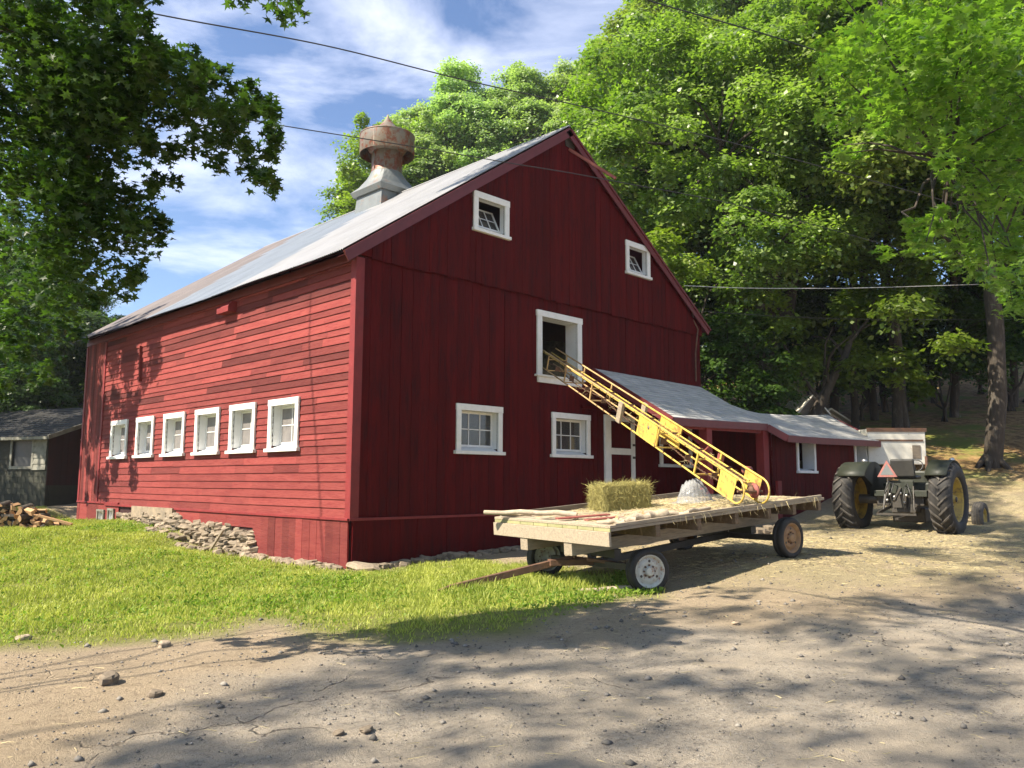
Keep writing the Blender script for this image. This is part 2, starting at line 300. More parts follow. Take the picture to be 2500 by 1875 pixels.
def poly_in(px, py, poly):
    inside = np.zeros(px.shape, bool); n = len(poly)
    for i in range(n):
        x1, y1 = poly[i]; x2, y2 = poly[(i + 1) % n]
        c = ((y1 > py) != (y2 > py)) & (px < (x2 - x1) * (py - y1) / (y2 - y1 + 1e-12) + x1); inside ^= c
    return inside
def dist_poly(px, py, poly):
    d = np.full(px.shape, 1e9); n = len(poly)
    for i in range(n):
        a = np.array(poly[i]); b = np.array(poly[(i + 1) % n]); ab = b - a
        t = np.clip(((px - a[0]) * ab[0] + (py - a[1]) * ab[1]) / (ab @ ab), 0, 1)
        d = np.minimum(d, np.hypot(px - a[0] - t * ab[0], py - a[1] - t * ab[1]))
    return np.where(poly_in(px, py, poly), d, -d)
def wob(x, y, s=1.0, k=0.0):
    return (np.sin(x * 1.7 * s + 1.3 + k) * np.cos(y * 2.1 * s - 0.7 + k) + 0.6 * np.sin(x * 3.9 * s - y * 3.1 * s + k) + 0.4 * np.sin(x * 8.1 * s + y * 6.7 * s + 2 * k)) / 2
def from_px(p, z=0.05):
    v = S2((p[0] * 1.13018, p[1] * 1.13018)); t = (z - CAM[2]) / v[2]; P = CAM + v * t; return (P[0], P[1])
GRASS = [(-16, -7), from_px((0, 1405)), from_px((300, 1385)), from_px((480, 1372)), from_px((560, 1345)), from_px((850, 1392)), from_px((1080, 1372)), from_px((1250, 1335)), from_px((1420, 1290)),
         (1.6, -5.6), (1.9, -4.2), (2.2, -2.0), (3.0, -0.9), (1.5, -0.35), (-0.2, -0.2), (-0.2, 16), (-2, 22), (-30, 22), (-30, -4)]
STRAW = [(0.9, -6.9), (2.0, -3.4), (7, -2.2), (12, -2.4), (17, -3.2), (24, -6), (20, -11), (10, -11.5), (5.0, -10.2), (2.2, -8.6)]
ASPH = [from_px((150, 1659), 0), from_px((330, 1545), 0), from_px((560, 1465), 0), from_px((760, 1420), 0), from_px((1250, 1400), 0), from_px((1900, 1330), 0.1), (14, -14), (8, -20), (-8, -20), (-10.5, -13)]
def grid():
    def axis(lo, hi, step, far, n):
        mid = np.arange(lo, hi, step); g = (far / 3.0) ** (1.0 / n)
        out = 3.0 * g ** np.arange(1, n + 1) - 3.0 * 0 + 0
        return np.concatenate([(lo - out)[::-1], mid, hi + out])
    xs = axis(-15, 30, 0.17, 220, 24); ys = axis(-20, 24, 0.17, 220, 24)
    X, Y = np.meshgrid(xs, ys); Z = gz(X, Y)
    V = np.stack([X, Y, Z], -1).reshape(-1, 3); nx, ny = len(xs), len(ys)
    i = np.arange(nx - 1)[None, :] + nx * np.arange(ny - 1)[:, None]; i = i.ravel()
    F = np.stack([i, i + 1, i + nx + 1, i + nx], -1)
    m, n, l, b = newmat('farm_ground')
    o = fastmesh('ground', V, F, m, smooth=True); tag(o, kind='structure')
    x, y = V[:, 0], V[:, 1]
    sm = lambda d, w: np.clip(0.5 + d / w, 0, 1)
    g = sm(dist_poly(x, y, GRASS) + 0.30 * wob(x, y, 1.2), 0.7)
    s = sm(dist_poly(x, y, STRAW) + 0.5 * wob(x, y, 0.9, 2), 1.8)
    a = sm(dist_poly(x, y, ASPH) + 0.5 * wob(x, y, 0.8, 4), 0.9)
    h = (x + 9.18) * 0.87 + (y + 13.53) * 0.5
    f = sm(h - 27 - np.where(y < -4, 2, 0), 3)
    ca = o.data.color_attributes.new('mask', 'FLOAT_COLOR', 'POINT')
    ca.data.foreach_set('color', np.stack([g, s, a, f], -1).astype(np.float32).ravel())
    at = n.new('ShaderNodeAttribute'); at.attribute_name = 'mask'; sp = n.new('ShaderNodeSeparateColor'); l.new(at.outputs['Color'], sp.inputs[0])
    t = n.new('ShaderNodeTexCoord')
    def noise(sc, det=6, ro=0.65, st=(1, 1, 1)):
        mpp = n.new('ShaderNodeMapping'); mpp.inputs['Scale'].default_value = st; l.new(t.outputs['Object'], mpp.inputs['Vector'])
        q = n.new('ShaderNodeTexNoise'); q.inputs['Scale'].default_value = sc; q.inputs['Detail'].default_value = det; q.inputs['Roughness'].default_value = ro; l.new(mpp.outputs['Vector'], q.inputs['Vector']); return q.outputs['Fac']
    def rng(v, a0, a1, b0=0, b1=1):
        q = n.new('ShaderNodeMapRange'); q.inputs['From Min'].default_value = a0; q.inputs['From Max'].default_value = a1; q.inputs['To Min'].default_value = b0; q.inputs['To Max'].default_value = b1; l.new(v, q.inputs['Value']); return q.outputs['Result']
    def mix(fac, c, d):
        q = n.new('ShaderNodeMix'); q.data_type = 'RGBA'
        l.new(fac, q.inputs[0])
        for sock, val in ((q.inputs[6], c), (q.inputs[7], d)):
            if isinstance(val, tuple): sock.default_value = (*val[:3], 1)
            else: l.new(val, sock)
        return q.outputs[2]
    def mul(u, v):
        q = n.new('ShaderNodeMath'); q.operation = 'MULTIPLY'; l.new(u, q.inputs[0]); l.new(v, q.inputs[1]); return q.outputs[0]
    sand = mix(rng(noise(1.3), .35, .65), (0.50, 0.39, 0.265), (0.41, 0.325, 0.225))
    sand = mix(rng(noise(18, 5, .8), .54, .66), sand, (0.27, 0.21, 0.15))
    sand = mix(rng(noise(3.0, 8, .8), .54, .64), sand, (0.33, 0.255, 0.175))
    asph = mix(rng(noise(0.9), .35, .65), (0.50, 0.43, 0.345), (0.41, 0.355, 0.285))
    asph = mix(rng(noise(34, 3, .8), .52, .66), asph, (0.44, 0.41, 0.37))
    asph = mix(rng(noise(24, 3, .8), .57, .65), asph, (0.19, 0.17, 0.15))
    asph = mix(rng(noise(11, 9, .85), .50, .60), asph, (0.27, 0.24, 0.205))
    asph = mix(rng(noise(2.2, 9, .85), .60, .68), asph, (0.22, 0.20, 0.175))
    # wind-blown dirt over the worn paving
    dirt = rng(noise(0.55, 10, .8, (1, 1, 1)), .46, .60)
    asph = mix(dirt, asph, (0.54, 0.455, 0.35))
    vo = n.new('ShaderNodeTexVoronoi'); vo.feature = 'DISTANCE_TO_EDGE'; vo.inputs['Scale'].default_value = 0.42
    wv = n.new('ShaderNodeVectorMath'); wv.operation = 'ADD'; nn = n.new('ShaderNodeTexNoise'); nn.inputs['Scale'].default_value = 1.6; nn.inputs['Detail'].default_value = 5
    l.new(t.outputs['Object'], nn.inputs['Vector']); l.new(t.outputs['Object'], wv.inputs[0]); l.new(nn.outputs['Color'], wv.inputs[1]); l.new(wv.outputs[0], vo.inputs['Vector'])
    crack = mul(rng(vo.outputs['Distance'], 0.002, 0.008, .8, 0), rng(noise(0.8), .54, .60))
    asph = mix(crack, asph, (0.14, 0.12, 0.10))
    rutn = n.new('ShaderNodeTexWave'); rutn.inputs['Scale'].default_value = 3.2; rutn.inputs['Distortion'].default_value = 6; rutn.inputs['Detail'].default_value = 4; rutn.bands_direction = 'Y'; l.new(t.outputs['Object'], rutn.inputs['Vector'])
    asph = mix(mul(rng(rutn.outputs['Fac'], .75, 1.0, 0, .35), rng(noise(.7), .5, .6)), asph, (0.27, 0.235, 0.20))
    col = mix(sp.outputs[2], sand, asph)
    straw = mix(rng(noise(30, 4, .8, (1, 2.4, 1)), .40, .60), (0.30, 0.245, 0.155), (0.50, 0.42, 0.25))
    col = mix(mul(sp.outputs[1], rng(noise(2.2, 6), .30, .52)), col, straw)
    turf = mix(rng(noise(5), .35, .65), (0.19, 0.23, 0.045), (0.30, 0.28, 0.10))
    col = mix(sp.outputs[0], col, turf)
    litter = mix(rng(noise(3, 7, .75), .42, .58), (0.20, 0.12, 0.055), (0.42, 0.27, 0.12))
    litter = mix(rng(noise(0.4, 5), .48, .60), litter, (0.20, 0.22, 0.05))
    col = mix(at.outputs['Alpha'], col, litter)
    l.new(col, b.inputs['Base Color']); b.inputs['Roughness'].default_value = 0.95; b.inputs['Specular IOR Level'].default_value = 0.15
    bu = n.new('ShaderNodeBump'); bu.inputs['Strength'].default_value = 1.0; bu.inputs['Distance'].default_value = 0.05
    ad = n.new('ShaderNodeMath'); ad.operation = 'ADD'; l.new(noise(5, 9, .8), ad.inputs[0]); l.new(noise(48, 4, .8), ad.inputs[1])
    sb = n.new('ShaderNodeMath'); sb.operation = 'SUBTRACT'; l.new(ad.outputs[0], sb.inputs[0]); l.new(crack, sb.inputs[1])
    l.new(sb.outputs[0], bu.inputs['Height']); l.new(bu.outputs['Normal'], b.inputs['Normal'])
grid()

# ------------------------------------------------------------------ barn
BW, BL, PX, PZ, EZ = 12.65, 15.5, 6.32, 10.86, 6.17
def cut_rects(u0, u1, z0, z1, holes):
    ps = [(u0, u1, z0, z1)]
    for (a, b, c, d) in holes:
        nx = []
        for (p, q, r, s) in ps:
            if a >= q or b <= p or c >= s or d <= r: nx.append((p, q, r, s)); continue
            if a > p: nx.append((p, a, r, s))
            if b < q: nx.append((b, q, r, s))
            lo, hi = max(a, p), min(b, q)
            if c > r: nx.append((lo, hi, r, c))
            if d < s: nx.append((lo, hi, d, s))
        ps = nx
    return [p for p in ps if p[1] - p[0] > 0.004 and p[3] - p[2] > 0.004]
def frame_side(u, z, n): return (-n, u, z)          # side wall: u runs along y, outward is -x
def frame_gable(u, z, n): return (u, -n, z)         # gable wall: u runs along x, outward is -y
def clap(mb, fr, u0, u1, rows, holes, seed=1):
    r = random.Random(seed)
    for (z0, z1) in rows:
        u = u0; wav = r.uniform(-0.006, 0.006); zz0 = z0; rowt = r.uniform(-.10, .10)
        while u < u1 - 1e-6:
            ln = min(r.uniform(0.7, 4.2), u1 - u)
            if u1 - u - ln < 0.5: ln = u1 - u
            t = r.choice([0.45, 0.55, 0.66, 0.72, 0.80, 0.86, 0.92, 0.12, 0.28]) if z0 > 3.6 else r.choice([0.55, 0.62, 0.66, 0.72, 0.76, 0.82, 0.42])
            t = min(1, max(0, t + rowt + r.uniform(-.05, .05))); e = r.uniform(-0.004, 0.005); w2 = r.uniform(-0.006, 0.006)
            for (p, q, a, b) in cut_rects(u + .0015, u + ln - .0015, zz0 + e, z1 + .012, holes):
                f = lambda z: 0.028 - 0.022 * (z - z0) / (z1 - z0)
                da = w2 if a < z0 + .02 else 0
                v = [fr(p, a + da, f(a)), fr(q, a, f(a)), fr(q, b, f(b)), fr(p, b, f(b)), fr(p, a + da, 0.0), fr(q, a, 0.0), fr(q, b, 0), fr(p, b, 0)]
                mb.add(v, [(0, 1, 2, 3), (4, 5, 1, 0), (0, 3, 7, 4), (1, 5, 6, 2)], 0, t)
            u += ln
def vboards(mb, fr, u0, u1, z0, z1, holes, off=0.0, top=None, jag=0.0, seed=1, wmin=.17, wmax=.30):
    r = random.Random(seed); u = u0
    while u < u1 - 1e-6:
        w = min(r.uniform(wmin, wmax), u1 - u)
        if u1 - u - w < 0.08: w = u1 - u
        o = off + r.uniform(0.012, 0.022); zb = z0 - (r.uniform(0, jag) if jag else 0); t = r.uniform(0.1, 0.95); g = r.choice([.002, .002, .003, .006])
        dz = r.uniform(-jag, jag) * 0.4
        for (p, q, a, b) in cut_rects(u + g, u + w - g, zb, z1, holes):
            tp = [min(b, top(k)) if top else b for k in (p, q)]
            if min(tp) <= a + 0.003: 
                if max(tp) <= a: continue
                tp = [max(k, a + .002) for k in tp]
            a2 = a + dz if a == zb else a
            v = [fr(p, a, o), fr(q, a2, o), fr(q, tp[1], o), fr(p, tp[0], o), fr(p, a, off), fr(q, a2, off), fr(q, tp[1], off), fr(p, tp[0], off)]
            mb.add(v, [(0, 1, 2, 3), (4, 5, 1, 0), (0, 3, 7, 4), (1, 5, 6, 2)], 0, t)
        u += w
def sheet(mb, fr, u0, u1, z0, z1, holes, off, top=None, step=None, m=0):
    cuts = [u0, u1] if not step else list(np.arange(u0, u1, step)) + [u1]
    for i in range(len(cuts) - 1):
        for (p, q, a, b) in cut_rects(cuts[i], cuts[i + 1], z0, z1, holes):
            tp = [min(b, top(k)) if top else b for k in (p, q)]
            if max(tp) <= a: continue
            mb.add([fr(p, a, off), fr(q, a, off), fr(q, max(tp[1], a), off), fr(p, max(tp[0], a), off)], [(0, 1, 2, 3)], m)

barn = thing('barn', 'big dark red wooden barn with white window frames and a metal roof', 'barn', (0, 0, 0))
SW = [(1.95, 3.22), (3.83, 5.08), (5.63, 6.96), (7.60, 8.92), (9.60, 10.84), (11.53, 12.84)]      # side windows, outer trim
TR = 0.13
side_holes = [(a + TR, b - TR, 2.36, 3.30) for a, b in SW]
GW = [(2.66, 4.06, 2.27, 3.35), (5.78, 7.24, 2.27, 3.35)]
LOFT = (5.24, 6.92, 4.18, 5.84)
UW = [(3.04, 4.18, 7.36, 8.28), (8.78, 9.91, 7.42, 8.35)]
ins = lambda w, t: (w[0] + t, w[1] - t, w[2] + .056, w[3] - t)
gable_holes = [ins(w, TR) for w in GW] + [(LOFT[0] + .17, LOFT[1] - .17, LOFT[2] + .05, LOFT[3] - .14)]
upper_holes = [ins(w, .14) for w in UW]
rtop = lambda u: PZ - 0.10 - (0.69 if u < PX else 0.675) * abs(u - PX)

rows = []; z = 0.93; rr = random.Random(5)
while z < 6.05:
    h = rr.choice([0.135, 0.15, 0.155, 0.165, 0.175, 0.185, 0.12]) if z > 1.9 else rr.choice([.155, .17, .185]); rows.append((z, z + h)); z += h
mb = MB(); clap(mb, frame_side, 0.13, 13.7, rows, side_holes, 3); mb.build('clapboard_wall', M['red_side'], barn)
mb = MB(); vboards(mb, frame_side, 13.80, 15.5, 0.93, 6.15, [], 0.012, seed=9); mb.build('end_board', M['red_side'], barn); mb = MB(); vboards(mb, frame_side, 0.02, 3.76, -0.02, 0.90, [], 0.03, seed=4, wmin=.24, wmax=.32)
vboards(mb, frame_side, 3.76, 7.9, 0.60, 0.90, [], 0.02, seed=14, wmin=1.2, wmax=2.2); mb.build('side_skirt', M['red_side'], barn); mb = MB(); vboards(mb, frame_side, 11.9, 15.5, 0.2, 0.93, [(13.0, 13.55, .3, .75), (12.2, 12.65, .35, .80)], 0.02, seed=15, wmin=.6, wmax=1.0)
mb.build('side_skirt', M['red_side'], barn)
mb = MB(); sheet(mb, frame_side, 0, BL, 0.1, 6.2, side_holes + [(13.0, 13.55, .3, .75), (12.2, 12.65, .35, .80)], 0.0); sheet(mb, frame_gable, 0, BW, -.1, 6.2, gable_holes, 0.0)
sheet(mb, frame_gable, 0, BW, 6.2, 20, upper_holes, 0.0, rtop, 0.4)
# the two far walls, floors and loft floor
mb.span((BW - .1, 0.05, 0), (BW, BL, 6.2), 1); mb.span((0.05, BL - .1, 0.1), (BW - .1, BL, 6.2), 1)
mb.span((0.02, .02, 0.02), (BW - .1, BL - .1, .08), 1); mb.span((0.3, .32, 3.78), (BW - .2, BL - .2, 3.86), 1)
mb.add([(0, BL, 6.2), (BW, BL, 6.2), (PX, BL, PZ - .15)], [(0, 1, 2)], 1)
mb.add([(0.02, 0.3, 0.1), (0.02, 0.3, 3.7), (BW, 0.3, 3.7), (BW, 0.3, .1)], [], 1)
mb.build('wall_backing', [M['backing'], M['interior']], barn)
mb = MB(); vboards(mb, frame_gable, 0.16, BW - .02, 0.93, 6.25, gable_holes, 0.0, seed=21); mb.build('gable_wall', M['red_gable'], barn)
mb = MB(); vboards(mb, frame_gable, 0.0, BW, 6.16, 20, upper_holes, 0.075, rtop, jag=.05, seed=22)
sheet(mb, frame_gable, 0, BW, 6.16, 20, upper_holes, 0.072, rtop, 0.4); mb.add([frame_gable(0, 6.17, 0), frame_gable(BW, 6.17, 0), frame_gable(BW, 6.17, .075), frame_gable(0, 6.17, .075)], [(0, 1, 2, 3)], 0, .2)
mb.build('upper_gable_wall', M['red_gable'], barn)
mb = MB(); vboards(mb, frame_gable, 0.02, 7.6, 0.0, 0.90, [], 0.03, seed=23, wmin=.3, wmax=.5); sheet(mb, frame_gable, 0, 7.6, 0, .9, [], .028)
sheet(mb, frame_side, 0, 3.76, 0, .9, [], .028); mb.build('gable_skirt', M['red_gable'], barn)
mb = MB()
mb.span((-0.05, -0.03, 0.93), (0.0, 0.13, 6.12)); mb.span((-0.052, -0.055, 0.93), (0.15, -0.029, 6.12)); mb.build('corner_board', M['red_trim'], barn, bevel=0.004)
for a, b in (((-0.05, 13.7, .93), (-.001, 13.82, 6.0)), ((-.05, 15.38, .93), (-.001, 15.52, 6.0))): mb = MB(); mb.span(a, b); mb.build('corner_board', M['red_trim'], barn, bevel=0.004)
mb = MB(); mb.span((-0.075, -0.075, 0.885), (-.001, 13.0, 0.935)); mb.span((-0.075, -0.078, 0.884), (7.8, -.001, 0.936)); mb.span((-.07, 11.9, .937), (-.001, 15.5, .99)); mb.build('belt_board', M['red_trim'], barn, bevel=0.004)
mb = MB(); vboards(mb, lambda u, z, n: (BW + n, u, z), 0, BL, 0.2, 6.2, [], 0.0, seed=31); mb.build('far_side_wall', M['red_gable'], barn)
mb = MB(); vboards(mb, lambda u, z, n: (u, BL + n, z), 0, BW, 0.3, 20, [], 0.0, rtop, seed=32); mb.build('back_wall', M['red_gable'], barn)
# roof: corrugated near slope, plain far slope
def roof():
    y0, y1 = -0.20, 15.85; ys = np.arange(y0, y1, 0.0127); wave = 0.011 * np.sin(ys / 0.076 * 2 * math.pi)
    xs = [-0.45, 0.9, 1.9, 3.0, 4.1, 5.3, PX]
    sag = lambda x, y: -0.05 * math.sin((y - y0) / (y1 - y0) * math.pi) - 0.03 * math.sin(y * 0.9) * 0.5
    V = []; nx = len(xs); N = len(ys); sg = -0.05 * np.sin((ys - y0) / (y1 - y0) * math.pi) - 0.012 * np.sin(ys * 1.3)
    nrm = Vector((-0.69, 0, 1)).normalized()
    rj = np.repeat(np.random.default_rng(3).uniform(-.02, .02, int(N / 50) + 2), 50)[:N]
    for k, x in enumerate(xs):
        zz = EZ + (x + 0.45) * (PZ - EZ) / (PX + 0.45) + sg * (0.4 if k == nx - 1 else 1)
        xo = x + (rj if k == 0 else 0) + nrm.x * wave; zo = zz + nrm.z * wave + (rj * .69 if k == 0 else 0)
        V.append(np.stack([xo, ys, zo], -1))
    V = np.concatenate(V); i = np.arange(N - 1)
    F = []; mi = []; tn = []
    lim = [4.6, 5.1, 5.7, 6.3, 7.0, 7.6]
    for k in range(nx - 1):
        F.append(np.stack([k * N + i, k * N + i + 1, (k + 1) * N + i + 1, (k + 1) * N + i], -1)[:, ::-1])
        yc = ys[:-1]; mi.append(np.where(yc < lim[k], 0, np.where(yc < lim[k] + 5.0, 1, 2))); tn.append(np.random.default_rng(k).uniform(0, 1, 40)[(yc / 0.65 + 2).astype(int)])
    F = np.concatenate(F); mi = np.concatenate(mi); tn = np.concatenate(tn)
    o = fastmesh('corrugated_roof', V, F, M['roof_light'], barn, smooth=True); o.data.materials.append(M['roof_blue']); o.data.materials.append(M['roof_rust'])
    o.data.polygons.foreach_set('material_index', mi.astype(np.int32)); a = o.data.attributes.new('tone', 'FLOAT', 'FACE'); a.data.foreach_set('value', tn.astype(np.float32))
    mb = MB(); t = .03
    mb.add([(PX, y0, PZ + .01), (BW + .34, y0, 6.40), (BW + .34, y1, 6.40), (PX, y1, PZ + .01)], [(0, 1, 2, 3)], 0)
    mb.add([(PX, y0, PZ - .03), (BW + .34, y0, 6.36), (BW + .34, y1, 6.36), (PX, y1, PZ - .03)], [(3, 2, 1, 0)], 0)
    for k in range(16): mb.tube([(PX, y0 + k, PZ + .0), (PX, y0 + k + .995, PZ + .0)], .028, 8, 1)
    mb.build('far_slope_roof', [M['roof_rust'], M['roof_light']], barn)
    mb = MB()   # rake boards, soffit strip and roof deck under the metal
    for (x0, z0, x1, z1) in ((-0.47, EZ - .03, PX, PZ - .02), (PX, PZ - .02, BW + .32, 6.38)):
        d = Vector((x1 - x0, 0, z1 - z0)).normalized(); nn = Vector((-d.z, 0, d.x))
        if nn.z < 0: nn = -nn
        a, b = Vector((x0, 0, z0)), Vector((x1, 0, z1))
        q = [a - nn * .02, b - nn * .02, b - nn * .24, a - nn * .24]; yy = (-.205, -.175)
        mb.add([(p.x, yy[0], p.z) for p in q] + [(p.x, yy[1], p.z) for p in q], [(0, 1, 2, 3), (7, 6, 5, 4), (0, 4, 5, 1), (3, 2, 6, 7), (0, 3, 7, 4)], 0)
        q2 = [a - nn * .018, b - nn * .018, b - nn * .075, a - nn * .075]
        mb.add([(p.x, -.24, p.z) for p in q2] + [(p.x, -.206, p.z) for p in q2], [(0, 1, 2, 3), (7, 6, 5, 4), (0, 4, 5, 1), (3, 2, 6, 7), (0, 3, 7, 4)], 0)
        q3 = [a - nn * .10, b - nn * .10]
        mb.add([(q3[0].x, -.17, q3[0].z), (q3[1].x, -.17, q3[1].z), (q3[1].x, 0.1, q3[1].z), (q3[0].x, .1, q3[0].z)], [(0, 1, 2, 3)], 0)
    mb.build('rake_board', M['rake'], barn)
    mb = MB()   # eave underside, rafter tails and deck so that no light enters the barn
    mb.add([(-.42, -.16, EZ - .06), (PX, -.16, PZ - .13), (PX, y1, PZ - .13), (-.42, y1, EZ - .06)], [(0, 1, 2, 3)], 0)
    mb.add([(BW + .3, -.16, 6.30), (PX, -.16, PZ - .13), (PX, y1, PZ - .13), (BW + .3, y1, 6.30)], [(0, 1, 2, 3)], 0)
    mb.span((-.06, 0, 6.05), (-.001, BL, 6.24))
    for k in range(0): mb.beam((-.30, .3 + k * .8, EZ - .07), (.1, .3 + k * .8, EZ + .20), .05, .10, 0)
    mb.build('eave_underside', M['rake'], barn)
roof()

def window_unit(parent, fr, w, trim=.13, depth=.26, cols=2, rws=2, tilt=0.0, sash=True, sill=.06, base=0.0, seed=0, name='window', glassm='glass', fm='white'):
    u0, u1, z0, z1 = w; r = random.Random(seed)
    def bx(mb, a, b, m=0):
        (ua, za, na), (ub, zb, nb) = a, b
        c = [fr(ua, za, na), fr(ub, zb, nb)]; mb.span(c[0], c[1], m, r.uniform(0, 1))
    mb = MB(); o = base
    bx(mb, (u0, z0 + .055, o), (u0 + trim, z1 - trim, o + .045)); bx(mb, (u1 - trim, z0 + .055, o), (u1, z1 - trim, o + .045))
    bx(mb, (u0 - .01, z1 - trim, o), (u1 + .01, z1 + .01, o + .052))
    bx(mb, (u0 - sill, z0 - .02, o), (u1 + sill, z0 + .055, o + .09))
    f = mb.build('window_frame', M[fm], parent, bevel=.004)
    # deep reveal
    a, b, c, d = u0 + trim, u1 - trim, z0 + trim * .9, z1 - trim
    mb = MB()
    P = lambda u, z, n: fr(u, z, n)
    for q in ([P(a, c, o), P(a, d, o), P(a, d, -depth), P(a, c, -depth)], [P(b, c, o), P(b, d, o), P(b, d, -depth), P(b, c, -depth)],
              [P(a, d, o), P(b, d, o), P(b, d, -depth), P(a, d, -depth)]):
        mb.add(q, [(0, 1, 2, 3)])
    mb.add([P(a, z0 + .055, o + .02), P(b, z0 + .055, o + .02), P(b, c + .03, -depth), P(a, c + .03, -depth)], [(0, 1, 2, 3)])
    mb.build('reveal', M['reveal'], f)
    if not sash: return f
    n0 = -depth + .03; ta = math.tan(tilt); cz = c + .03
    def tp(u, z, n): return fr(u, cz + (z - cz) * math.cos(tilt), n - (z - cz) * math.sin(tilt))
    mb = MB(); t = .05
    def bar(ua, ub, za, zb, th=.03):
        v = [tp(x, y, n) for n in (n0 - th, n0) for (x, y) in ((ua, za), (ub, za), (ub, zb), (ua, zb))]
        mb.add(v, [(0, 1, 2, 3), (7, 6, 5, 4), (0, 4, 5, 1), (1, 5, 6, 2), (2, 6, 7, 3), (3, 7, 4, 0)])
    A, B, D = a + .004, b - .004, d - .004
    bar(A, B, cz, cz + t); bar(A, B, D - t, D); bar(A, A + t, cz + t, D - t); bar(B - t, B, cz + t, D - t)
    for k in range(1, cols):
        x = A + t + (B - A - 2 * t) * k / cols; bar(x - .010, x + .010, cz + t, D - t, .022)
    for k in range(1, rws):
        y = cz + t + (D - cz - 2 * t) * k / rws; bar(A + t, B - t, y - .010, y + .010, .018)
    s = mb.build('sash', M['white'], f)
    mb = MB(); nn = n0 - .015
    mb.add([fr(x, cz + (y - cz) * math.cos(tilt), nn - (y - cz) * math.sin(tilt)) for (x, y) in ((A + t, cz + t), (B - t, cz + t), (B - t, D - t), (A + t, D - t))], [(0, 1, 2, 3)])
    mb.build('pane', M[glassm], f)
    return f
for i, (a, b) in enumerate(SW):
    window_unit(barn, frame_side, (a, b, 2.30, 3.43), cols=2, rws=2, depth=.20, base=.028, seed=i, glassm='glass_grey')
for i, w in enumerate(GW): window_unit(barn, frame_gable, w, cols=3, rws=2, depth=.17, base=.022, seed=10 + i)
for i, w in enumerate(UW): window_unit(barn, frame_gable, w, trim=.14, cols=3, rws=2, depth=.05, tilt=R_(27), base=.095, seed=20 + i, sill=.03)
# the hayloft opening: frame only
mb = MB(); u0, u1, z0, z1 = LOFT
for a, b in (((u0, -.07, z0 + .07), (u0 + .17, -.02, z1 - .14)), ((u1 - .17, -.07, z0 + .07), (u1, -.02, z1 - .14)), ((u0 - .02, -.08, z1 - .14), (u1 + .02, -.02, z1 + .01)), ((u0 - .07, -.13, z0 + .02), (u1 + .07, -.02, z0 + .068)), ((u0 + .02, -.075, z0 - .12), (u1 - .02, -.02, z0 + .018))):
    mb.span(a, b, 0, random.random())
f = mb.build('loft_frame', M['white'], barn, bevel=.004)
mb = MB(); a, b, c, d = u0 + .17, u1 - .17, z0 + .05, z1 - .14
for q in ([(a, -.02, c), (a, -.02, d), (a, .35, d), (a, .35, c)], [(b, -.02, c), (b, -.02, d), (b, .35, d), (b, .35, c)], [(a, -.02, d), (b, -.02, d), (b, .35, d), (a, .35, d)], [(a, -.02, c + .02), (b, -.02, c + .02), (b, .35, c + .02), (a, .35, c + .02)]): mb.add(q, [(0, 1, 2, 3)])
mb.build('reveal', M['reveal'], f)
# two small basement windows at the far end of the side wall
for k, (a, b, c, d) in enumerate(((13.0, 13.55, .3, .75), (12.2, 12.65, .35, .80))): window_unit(barn, frame_side, (a - .02, b + .02, c, d), trim=.05, depth=.06, cols=2, rws=1, base=.04, sill=0, seed=40 + k, fm='white_dim')
# vent hood on the side wall
mb = MB(); y0, y1 = 5.05, 5.66
prof = [(0.0, 5.99), (-.13, 5.99), (-.24, 5.86), (-.24, 5.72), (0.0, 5.72)]
vs = [(x, y, z) for y in (y0, y1) for x, z in prof]
mb.add(vs, [(0, 1, 2, 3, 4), (9, 8, 7, 6, 5), (0, 5, 6, 1), (1, 6, 7, 2), (2, 7, 8, 3), (3, 8, 9, 4)]); mb.build('vent_hood', M['red_trim'], barn, bevel=.006)
mb = MB(); mb.beam((-.05, 10.85, 5.55), (-.05, 10.75, 4.5), .09, .03); mb.build('hanging_batten', M['red_side'], barn)
# hay pole sticking out under the peak, and a dark slab standing in for the shade of a notch
mb = MB(); mb.beam((6.42, -.09, 10.28), (6.94, -1.20, 9.34), .07, .07, 0); mb.build('hay_pole', M['redpole'], barn)
mb = MB(); mb.span((6.25, -.115, 10.32), (6.62, -.10, 10.58)); mb.build('dark_notch_slab', M['interior'], barn)
# door with white casing under the lean-to, and its track
def door():
    mb = MB(); y = -.05
    mb.span((8.08, y, 0.15), (9.0, -.024, 3.28), 0); d = mb.build('door', M['red_gable'], barn)
    mb = MB(); mb.span((7.83, -.085, .15), (8.08, -.024, 3.42)); mb.span((8.081, -.082, 3.27), (8.98, -.024, 3.42)); mb.span((8.98, -.08, .15), (9.14, -.024, 3.42)); mb.span((8.081, -.078, 2.38), (8.979, -.051, 2.55))
    mb.build('door_casing', M['white'], d, bevel=.004)
    for hz in (2.62, 2.28): mb = MB(); mb.span((9.02, -.105, hz), (9.12, -.081, hz + .06)); mb.build('hinge', M['darksteel'], d)
    mb = MB(); mb.span((6.9, -.10, 3.52), (9.4, -.024, 3.60)); mb.build('door_track', M['red_gable'], barn)
door()
# window in the wall under the lean-to roof
window_unit(barn, frame_gable, (10.35, 12.0, 2.1, 3.35), cols=3, rws=2, depth=.10, base=.03, seed=50)
# service conduit at the right corner
mb = MB(); mb.tube([(12.2, -.07, 6.6), (12.35, -.14, 6.3), (12.25, -.10, 5.6), (12.3, -.06, 4.7)], .022, 6); mb.tube([(11.75, -.13, 7.1), (11.95, -.22, 6.75), (12.1, -.16, 6.62), (11.9, -.2, 6.9), (12.05, -.25, 7.05)], .012, 5); mb.build('service_conduit', M['rust'], barn)

